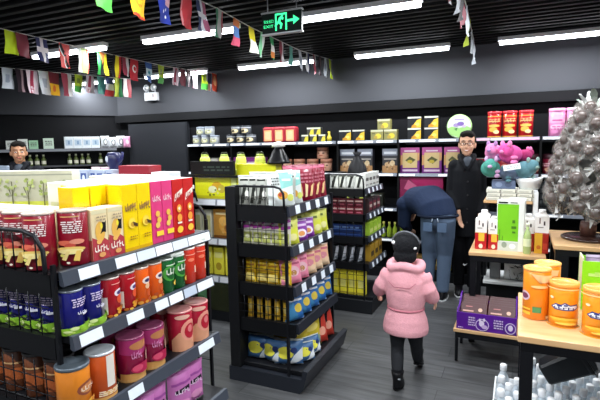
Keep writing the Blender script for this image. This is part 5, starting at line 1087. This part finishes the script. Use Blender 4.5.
# lower shelf on that wall with small bottles
LS2 = thing('wall_shelf', 'lower dark shelf on the left wall with small bottles', 'shelf')
mb = MB(); obl(mb, .05, 2.2, 1.36, 1.385, 0, .3, P('23252b', .5)); mb.build('shelf_board', LS2)
mb = MB(); obl(mb, .05, 2.2, 1.36, 1.385, .301, .31, P('3a3d42', .4)); mb.build('price_rail', LS2)
sb = MB(); sb.lathe([(.03, 0), (.032, .005), (.032, .09), (.014, .12), (.014, .14)], P('5a6a2e', .3), 12); sbo = sb.build('small_bottle')
sb = MB(); sb.lathe([(.016, .1405), (.016, .165), (.001, .166)], P('d9dcc0', .4), 10); sb.build('cap', sbo)
sb = MB(); sb.lathe([(.0325, .02), (.0325, .07)], P('e6e4cf', .4), 12, cap=False); sb.build('label', sbo)
sbp = Proto(sbo, 'bottle')
for i in (0, 1, 2, 3, 4, 8, 9, 10, 11, 13): sbp.put(onwall(1.50 - .09 * i, .14, 1.3855), WA, 'small olive bottle with pale label on the lower left wall shelf', 'small bottles on the lower left wall shelf')

# ================================================================= PEOPLE
def fuse(o, vox, sm=3):
    m = o.modifiers.new('remesh', 'REMESH'); m.mode = 'VOXEL'; m.voxel_size = vox; m.use_smooth_shade = True
    s = o.modifiers.new('smooth', 'SMOOTH'); s.iterations = sm; s.factor = .5
    return o
def skinmat(h):
    m = P(h, .5, noise=.08, scale=12); return m
def eloft(mb, rings, m, n=20):
    """rings of (centre, side vector, front vector)"""
    L = []
    for c, a, b_ in rings:
        c, a, b_ = Vector(c), Vector(a), Vector(b_)
        L.append([c + a * math.cos(2 * PI * k / n) + b_ * math.sin(2 * PI * k / n) for k in range(n)])
    mb.rings(L, m)
def hring(x, y, z, rx, ry): return ((x, y, z), (rx, 0, 0), (0, ry, 0))
def hand(mb, wrist, d, pn, m, s=1.0, side=1):
    """palm, four unequal curled fingers and a thumb. d: pointing, pn: palm normal"""
    w = Vector(wrist); d = Vector(d).normalized(); pn = Vector(pn).normalized(); sd = d.cross(pn).normalized() * side
    eloft(mb, [(w + d * t * s, sd * a * s, pn * c * s) for t, a, c in ((-.01, .024, .018), (.02, .032, .016), (.05, .040, .015), (.085, .040, .013), (.098, .034, .010))], m, 12)
    for off, ln in ((-.030, .062), (-.010, .072), (.010, .068), (.030, .052)):
        p = w + d * .085 * s + sd * off * s
        q = [p, p + (d * .42 + pn * .08) * ln * s, p + (d * .75 + pn * .30) * ln * s, p + (d * .95 + pn * .62) * ln * s]
        mb.tube(q, [.0095 * s, .009 * s, .0085 * s, .007 * s], m, 7)
    p = w + d * .03 * s - sd * .03 * s
    mb.tube([p, p + (d * .5 - sd * .7) * .04 * s + pn * .01 * s, p + (d * 1.1 - sd * .8) * .05 * s + pn * .02 * s], [.013 * s, .011 * s, .009 * s], m, 7)
def head(mb, c, m, rot, s=1.0):
    c = Vector(c)
    def E(x, y, z, a, b_, d): mb.ell(c + rot @ Vector((x * s, y * s, z * s)), a * s, b_ * s, d * s, m, rot, 18, 12)
    E(0, .01, .03, .076, .094, .085)          # skull
    E(0, -.012, -.03, .062, .074, .075)       # face
    E(0, -.045, -.082, .034, .034, .026)      # chin
    E(0, -.088, -.012, .011, .018, .026)      # nose
    E(0, -.098, -.03, .015, .012, .011)
    for q in (-1, 1):
        E(q * .076, .01, -.012, .012, .022, .032)  # ears
        E(q * .036, -.062, -.03, .024, .022, .024) # cheeks
    E(0, -.074, -.058, .024, .014, .014)
    E(0, -.068, .03, .05, .02, .02)           # brow
def face_parts(parent, c, rot, s, smile=True, glasses=True):
    c = Vector(c); T = lambda x, y, z: c + rot @ Vector((x * s, y * s, z * s))
    for q in (-1, 1):
        b = MB(); b.ell(T(q * .031, -.083, .002), .013 * s, .006 * s, .0075 * s, P('efe9e4', .3), rot, 10, 6); b.ell(T(q * .031, -.0885, .001), .006 * s, .003 * s, .0065 * s, P('1a100c', .2), rot, 8, 6); b.build('eye', parent)
        b = MB(); b.tube([T(q * .012, -.087, .026), T(q * .032, -.089, .032), T(q * .052, -.078, .024)], [.003 * s, .0045 * s, .002 * s], P('120d0c', .7), 6); b.build('eyebrow', parent)
    b = MB()
    b.tube([T(-.026, -.086, -.052), T(-.013, -.093, -.060), T(0, -.096, -.062), T(.013, -.093, -.060), T(.026, -.086, -.052)], [.003 * s, .0055 * s, .006 * s, .0055 * s, .003 * s], P('a2504a', .5), 6)
    b.build('lips', parent)
    if smile:
        b = MB(); b.tube([T(-.018, -.0945, -.0565), T(0, -.1005, -.0615), T(.018, -.0945, -.0565)], [.0022 * s, .0038 * s, .0022 * s], P('efeae4', .3), 6); b.build('teeth', parent)
    if glasses:
        b = MB()
        for q in (-1, 1):
            b.tube([T(q * .033 + .023 * math.cos(a), -.1 + .004 * abs(math.cos(a)), .001 + .017 * math.sin(a)) for a in [2 * PI * k / 14 for k in range(15)]], .0022 * s, P('15151a', .3), 6)
            b.tube([T(q * .056, -.097, .004), T(q * .074, -.05, .006), T(q * .08, .01, .0)], .0018 * s, P('15151a', .3), 6)
        b.tube([T(-.011, -.1, .003), T(0, -.102, .006), T(.011, -.1, .003)], .002 * s, P('15151a', .3), 6)
        b.build('glasses', parent)
def short_hair(parent, c, rot, s, h='15120f'):
    c = Vector(c); m = fabric(h, .6, 140); b = MB()
    def E(x, y, z, a, b_, d): b.ell(c + rot @ Vector((x * s, y * s, z * s)), a * s, b_ * s, d * s, m, rot, 16, 10)
    E(0, .035, .055, .082, .085, .075); E(.0, -.03, .092, .07, .058, .034); E(-.03, -.055, .085, .04, .03, .026); E(.035, -.058, .078, .034, .026, .024)
    for q in (-1, 1): E(q * .068, .02, .03, .018, .04, .045)
    E(0, .075, .0, .062, .03, .06)
    fuse(b.build('hair', parent), .007 * s, 2)

def adult(label, loc, yaw, hyaw, coat, trouser, skin, arms, feet, hem=.64, glasses=True, smile=True, hair='15120f', hs=1.0):
    sk = skinmat(skin); b = MB(); hc = (0.0, -.015, 1.60); hr = Matrix.Rotation(R(hyaw), 3, 'Z')
    eloft(b, [hring(0, 0, z, rx, ry) for z, rx, ry in ((.84, .15, .11), (.95, .155, .11), (1.05, .135, .10), (1.2, .125, .10), (1.34, .125, .09), (1.42, .085, .07), (1.46, .06, .055))], sk)
    b.tube([(0, .005, 1.42), (0, -.005, 1.55)], [.056, .05], sk, 14); head(b, hc, sk, hr, hs)
    for q, ar in zip((-1, 1), arms):
        s0, e, w, d, pn = ar
        b.tube([s0, Vector(s0).lerp(Vector(e), .5), e, Vector(e).lerp(Vector(w), .4), w], [.05, .046, .038, .036, .025], sk, 10)
        b.ell(s0, .055, .055, .055, sk); hand(b, w, d, pn, sk, 1, q)
    for q, (kx, ky, ax, ay) in zip((-1, 1), feet):
        b.tube([(q * .085, 0, .86), (q * .09 + (kx - q * .09) * .5, ky * .5, .66), (kx, ky, .48), (kx * .4 + ax * .6, (ky + ay) / 2 + .02, .30), (ax, ay, .09)], [.085, .075, .052, .052, .035], sk, 12)
        b.ell((ax, ay - .06, .045), .042, .12, .035, sk)
    body = fuse(b.build('person'), .009, 3); body.location = loc; body.rotation_euler.z = R(yaw)
    tag(body, label, 'person')
    face_parts(body, hc, hr, hs, smile, glasses); short_hair(body, hc, hr, hs, hair)
    b = MB()
    eloft(b, [hring(0, 0, z, rx, ry) for z, rx, ry in ((hem, .17, .145), (hem + .01, .175, .15), (.85, .165, .145), (1.02, .16, .14), (1.2, .165, .145), (1.33, .165, .13), (1.39, .135, .105), (1.44, .09, .085), (1.475, .07, .075))], coat)
    for ar in arms:
        s0, e, w = [Vector(v) for v in ar[:3]]
        b.tube([s0, s0.lerp(e, .5), e, e.lerp(w, .45), w.lerp(e, .06)], [.066, .062, .056, .052, .047], coat, 12); b.ell(s0, .066, .07, .066, coat)
    # collar
    for a in range(12):
        t = a / 11 * 1.5 * PI + PI * -.25
        b.ell((.078 * math.cos(t), .012 + .07 * math.sin(t), 1.475), .028, .028, .03, coat)
    for q in (-1, 1):
        b.tube([(q * .085, -.05, 1.47), (q * .055, -.115, 1.42), (q * .02, -.145, 1.34)], [.026, .022, .012], coat, 8)
    fuse(b.build('coat', body), .011, 3)
    b = MB(); b.ell((.01, -.07, 1.405), .06, .05, .07, P('3c434d', .8)); b.build('shirt', body)
    b = MB()
    for k in range(4): b.ell((.012, -.158, .80 + .14 * k), .009, .005, .009, P('2a2a2c', .4), u=8, v=6)
    b.build('button_row', body)
    b = MB(); eloft(b, [hring(0, 0, z, rx, ry) for z, rx, ry in ((.80, .16, .12), (.9, .165, .12), (1.0, .15, .115))], trouser)
    for q, (kx, ky, ax, ay) in zip((-1, 1), feet):
        b.tube([(q * .085, 0, .88), (q * .09 + (kx - q * .09) * .5, ky * .5, .66), (kx, ky, .48), (kx * .4 + ax * .6, (ky + ay) / 2 + .01, .28), (ax, ay, .085)], [.105, .095, .075, .068, .062], trouser, 14)
    fuse(b.build('trousers', body), .011, 3)
    for q, (kx, ky, ax, ay) in zip((-1, 1), feet):
        b = MB(); sh = P('121216', .4)
        eloft(b, [((ax, ay - .07, .018), (.046, 0, 0), (0, .14, 0)), ((ax, ay - .07, .04), (.048, 0, 0), (0, .142, 0)), ((ax, ay - .05, .07), (.042, 0, 0), (0, .11, 0)), ((ax, ay, .10), (.045, 0, 0), (0, .05, 0))], sh)
        s_ = b.build('shoe', body)
        b = MB(); eloft(b, [((ax, ay - .07, 0), (.048, 0, 0), (0, .143, 0)), ((ax, ay - .07, .0175), (.05, 0, 0), (0, .147, 0))], P('dfe2e4', .5)); b.build('sole', s_)
    return body
def V(*a): return Vector(a)
man = adult('smiling man in a long black coat and glasses standing at the wall shelves', (-.515, 5.24, 0), 6, -4, fabric('0c0e13', .3, 200, 1), fabric('0b0c10', .3, 200), 'd9a88a',
   [(V(-.135, 0, 1.375), V(-.165, .0, 1.10), V(-.075, -.15, .905), (.12, -.15, -.9), (.4, -.3, -.1)), (V(.135, 0, 1.375), V(.165, .02, 1.10), V(.14, -.08, .87), (0, -.15, -1), (-1, 0, 0))],
   [(-.075, -.02, -.06, .03), (.085, -.04, .09, -.02)], hs=1.1)
man.location.x += .018; man.scale = (.93, 1, 1)
b = MB(); b.decal([('p', [(0, .4), (.35, .05), (1, .9), (.4, .5), (.1, .9)], 'e9ebee')], lambda u, v, o: Vector((-.02 + u * .05, -.115 - o, .33 + v * .035))); b.build('logo_mark', man)
adult('cashier with short black hair standing behind the counter at the far left', (-5.03, 3.50, 0), 38, 18, fabric('14161c', .3, 200), fabric('14161c', .3, 200), 'b98564',
   [(V(-.175, 0, 1.39), V(-.20, .0, 1.12), V(-.13, -.2, 1.06), (.2, -1, -.1), (0, 0, -1)), (V(.175, 0, 1.39), V(.205, .0, 1.12), V(.13, -.2, 1.06), (-.2, -1, -.1), (0, 0, -1))],
   [(-.09, 0, -.09, .02), (.09, 0, .09, .02)], glasses=False, smile=False)

# ---- little girl seen from behind
PK = fabric('e3a3ad', .22, 160, 6); LG = fabric('26282c', .3, 200); SKG = skinmat('d9a890')
gx_, gy_ = -.660, 3.08
b = MB()
eloft(b, [hring(0, 0, z, rx, ry) for z, rx, ry in ((.40, .09, .08), (.5, .085, .075), (.6, .09, .075), (.72, .10, .07), (.79, .06, .05))], SKG)
b.tube([(0, 0, .76), (0, .01, .88)], [.038, .036], SKG, 12)
head(b, (0, .012, .925), SKG, Matrix.Rotation(PI, 3, 'Z'), .88)
GA = [(V(-.105, .0, .765), V(-.160, -.01, .670), V(-.200, .045, .60), (-.1, .5, -.7), (1, 0, 0)), (V(.105, .0, .765), V(.148, -.01, .665), V(.178, .045, .585), (.1, .5, -.7), (-1, 0, 0))]
for q, (s0, e, w, d, pn) in zip((-1, 1), GA):
    b.tube([s0, e, w], [.032, .028, .02], SKG, 10); hand(b, w, d, pn, SKG, .62, -q)
GLG = [(V(-.052, 0, .42), V(-.058, .01, .245), V(-.030, -.10, .055)), (V(.052, 0, .42), V(.058, .075, .25), V(.045, .20, .085))]
for h_, k_, a_ in GLG:
    b.tube([h_, h_.lerp(k_, .5), k_, k_.lerp(a_, .4), a_], [.055, .048, .036, .036, .026], SKG, 12)
    b.ell(a_ + V(0, .04, -.02), .024, .055, .02, SKG)
girl = fuse(b.build('person'), .007, 2); girl.location = (gx_, gy_, 0)
tag(girl, 'little girl in a pink jacket and dark knit hat walking away', 'person')
b = MB()
eloft(b, [hring(0, 0, z, rx, ry) for z, rx, ry in ((.362, .125, .10), (.365, .148, .125), (.40, .152, .13), (.46, .142, .12), (.515, .122, .105), (.535, .116, .10), (.56, .124, .108), (.64, .138, .118), (.72, .140, .115), (.78, .118, .10), (.82, .085, .08))], PK, 26)
for s0, e, w, d, pn in GA:
    b.tube([s0 + V(0, 0, -.005), s0.lerp(e, .35), s0.lerp(e, .55), e, e.lerp(w, .3), e.lerp(w, .55), w.lerp(e, .1), w.lerp(e, .02)], [.056, .058, .050, .054, .050, .050, .042, .034], PK, 14)
for k in range(26):
    t = 2 * PI * k / 26; b.ell((.095 * math.cos(t), -.005 + .075 * math.sin(t), .818 + .012 * math.sin(t * 3)), .036, .034, .030, PK)
fuse(b.build('jacket', girl), .0075, 2)
b = MB()
b.tube([(.1185 * math.cos(t), .1025 * math.sin(t), .532) for t in [2 * PI * k / 30 for k in range(31)]], .0065, fabric('b8707e', .4, 60), 6); b.build('belt', girl)
b = MB(); b.tube([(-.09, -.118, .735), (-.05, -.128, .70), (.05, -.128, .70), (.09, -.118, .735)], .0028, fabric('b8707e', .4, 60), 5); b.build('seam', girl)
HT = fabric('17181c', .7, 70)
b = MB(); b.ell((0, .005, .955), .090, .098, .088, HT, u=24, v=14); b.ell((0, -.035, .89), .078, .055, .06, HT)
hat = fuse(b.build('knit_hat', girl), .007, 2)
b = MB(); b.tube([(.088 * math.cos(t), -.005 + .02 * math.cos(t) * 0 - .035 * math.sin(t), .965 + .085 * math.sin(t)) for t in [PI * k / 16 for k in range(17)]], .006, fabric('6d7076', .5, 70), 6); b.build('hat_band', hat)
for q in (-1, 1):
    b = MB(); b.ell((q * .066 - .004, -.045 + (.0 if q < 0 else .0), .975 - .028 * (q > 0)), .016, .02, .013, fabric('eef0f2', .4, 80), u=12, v=8); b.build('hat_patch', hat)
b = MB()
b.ell((0, 0, .43), .10, .085, .07, LG)
for h_, k_, a_ in GLG:
    b.tube([h_, h_.lerp(k_, .5), k_, k_.lerp(a_, .4), a_.lerp(k_, .05)], [.064, .056, .044, .043, .035], LG, 14)
fuse(b.build('leggings', girl), .0075, 2)
for i, (h_, k_, a_) in enumerate(GLG):
    b = MB(); z0 = -.055 if i == 0 else -.05; BT = P('111114', .35)
    tl = 0 if i == 0 else .35
    c = a_ + V(0, 0, z0)
    eloft(b, [(c + V(0, .035, .012), (.033, 0, 0), (0, .075, -.075 * tl)), (c + V(0, .035, .03), (.036, 0, 0), (0, .076, -.076 * tl)), (c + V(0, .02, .055), (.034, 0, 0), (0, .055, -.03 * tl)), (c + V(0, 0, .09), (.036, 0, 0), (0, .04, 0)), (c + V(0, 0, .125), (.042, 0, 0), (0, .046, 0))], BT)
    bo = b.build('boot', girl)
    b = MB(); eloft(b, [(c + V(0, .035, 0), (.034, 0, 0), (0, .077, -.077 * tl)), (c + V(0, .035, .0115), (.036, 0, 0), (0, .08, -.08 * tl))], P('0b0b0d', .6)); b.build('sole', bo)
    b = MB(); b.ell(c + V(.02, -.038, .085), .012, .006, .006, P('9a9da3', .3, .6), u=8, v=6); b.build('buckle', bo)

# ---- man bending to the low shelf, seen from behind
JK = fabric('1a2740', .4, 160, 2); JN = fabric('4d5d73', .3, 160, 1); SKB = skinmat('c9997c')
b = MB()
sp_ = [V(-.73, 4.93, .86), V(-.77, 4.97, .98), V(-.86, 5.06, 1.02), V(-.97, 5.17, 1.0), V(-1.05, 5.26, .93)]
b.tube(sp_, [.12, .12, .12, .13, .08], SKB, 16)
b.tube([V(-1.04, 5.25, .94), V(-1.10, 5.34, .87)], [.05, .048], SKB, 12)
hr = Matrix.Rotation(R(140 + 80), 3, 'Z') @ Matrix.Rotation(R(70), 3, 'X')
head(b, (-1.125, 5.40, .84), SKB, hr, .98)
AL = [(V(-1.10, 5.07, .97), V(-1.12, 5.12, .75), V(-1.10, 5.30, .66), (.1, .9, -.3), (0, .2, -1)), (V(-.83, 5.27, .99), V(-.67, 5.18, .92), V(-.72, 5.36, .84), (-.3, .9, -.2), (0, 0, -1))]
for q, (s0, e, w, d, pn) in zip((-1, 1), AL):
    b.tube([s0, e, w], [.048, .04, .027], SKB, 10); hand(b, w, d, pn, SKB, 1, q)
BL = [(V(-.81, 4.95, .86), V(-.83, 5.02, .48), V(-.84, 4.98, .09)), (V(-.66, 4.90, .86), V(-.67, 4.97, .48), V(-.68, 4.93, .09))]
for h_, k_, a_ in BL:
    b.tube([h_, h_.lerp(k_, .5), k_, k_.lerp(a_, .4), a_], [.085, .075, .055, .052, .036], SKB, 12); b.ell(a_ + V(0, .06, -.045), .04, .12, .035, SKB)
bm_ = fuse(b.build('person'), .009, 2)
tag(bm_, 'man in a navy jacket and blue jeans bending down to the shelf', 'person')
b = MB(); sdv = V(.15, -.11, 0)
def tr_(c, k, nx, r): c = Vector(c); t = Vector(nx).normalized(); a = V(.82, .57, 0).normalized(); a = (a - t * a.dot(t)).normalized(); f = t.cross(a); return (c, a * k, f * r)
eloft(b, [tr_((-.735, 4.935, .88), .195, (-.1, .1, 1), .155), tr_((-.745, 4.945, .90), .20, (-.2, .15, 1), .16), tr_((-.775, 4.97, .97), .205, (-.5, .4, .9), .165), tr_((-.85, 5.05, 1.02), .215, (-.75, .7, .2), .165), tr_((-.96, 5.16, 1.0), .215, (-.7, .7, -.3), .16), tr_((-1.03, 5.24, .94), .15, (-.6, .6, -.7), .12), tr_((-1.055, 5.27, .915), .09, (-.6, .6, -.7), .08)], JK, 24)
b.ell((-1.06, 5.27, .95), .13, .12, .11, JK); b.ell((-1.10, 5.30, .90), .085, .085, .08, JK)
for s0, e, w, d, pn in AL:
    b.ell(s0, .095, .095, .09, JK); b.tube([s0, s0.lerp(e, .5), e, e.lerp(w, .5), w.lerp(e, .08)], [.085, .075, .068, .058, .045], JK, 12)
fuse(b.build('jacket', bm_), .011, 3)
b = MB(); b.tube([tuple(V(-.737, 4.937, .885) + V(.90, .43, 0) * .197 * math.cos(t) + V(-.43, .90, .0) * .158 * math.sin(t) + V(0,0,-.0)) for t in [2 * PI * k / 28 for k in range(29)]], .014, fabric('101a2c', .4, 160), 8); b.build('hem_band', bm_)
for dx in (-.02, .02):
    b = MB(); b.tube([(-.74 + dx, 4.775, .885), (-.74 + dx * 1.6, 4.765, .84)], .006, P('9fb0c4', .6), 6); b.build('drawstring', bm_)
b = MB(); b.ell((-.735, 4.93, .86), .175, .15, .13, JN)
for h_, k_, a_ in BL: b.tube([h_, h_.lerp(k_, .5), k_, k_.lerp(a_, .4), a_], [.105, .098, .078, .07, .062], JN, 14)
fuse(b.build('jeans', bm_), .011, 3)
for x, y in ((-.81, 4.775), (-.67, 4.76)):
    b = MB(); b.box(x - .045, x + .045, y - .012, y + .0, .74, .83, fabric('4c5f78', .35, 160), .003, 1); b.build('back_pocket', bm_)
for h_, k_, a_ in BL:
    b = MB(); ax, ay = a_.x, a_.y
    eloft(b, [((ax, ay + .07, .018), (.046, 0, 0), (0, .14, 0)), ((ax, ay + .07, .045), (.048, 0, 0), (0, .14, 0)), ((ax, ay + .05, .075), (.042, 0, 0), (0, .1, 0)), ((ax, ay, .10), (.045, 0, 0), (0, .05, 0))], P('15161a', .4)); s_ = b.build('shoe', bm_)
    b = MB(); eloft(b, [((ax, ay + .07, 0), (.048, 0, 0), (0, .143, 0)), ((ax, ay + .07, .0175), (.05, 0, 0), (0, .147, 0))], P('c9ccce', .5)); b.build('sole', s_)
b = MB(); m_ = fabric('15120f', .6, 140); c_ = V(-1.125, 5.40, .84)
for x, y, z, a, c2, d in ((0, .035, .055, .084, .087, .077), (0, -.03, .09, .07, .058, .034), (0, .075, 0, .062, .03, .06)): b.ell(c_ + hr @ V(x, y, z), a, c2, d, m_, hr)
fuse(b.build('hair', bm_), .008, 2)
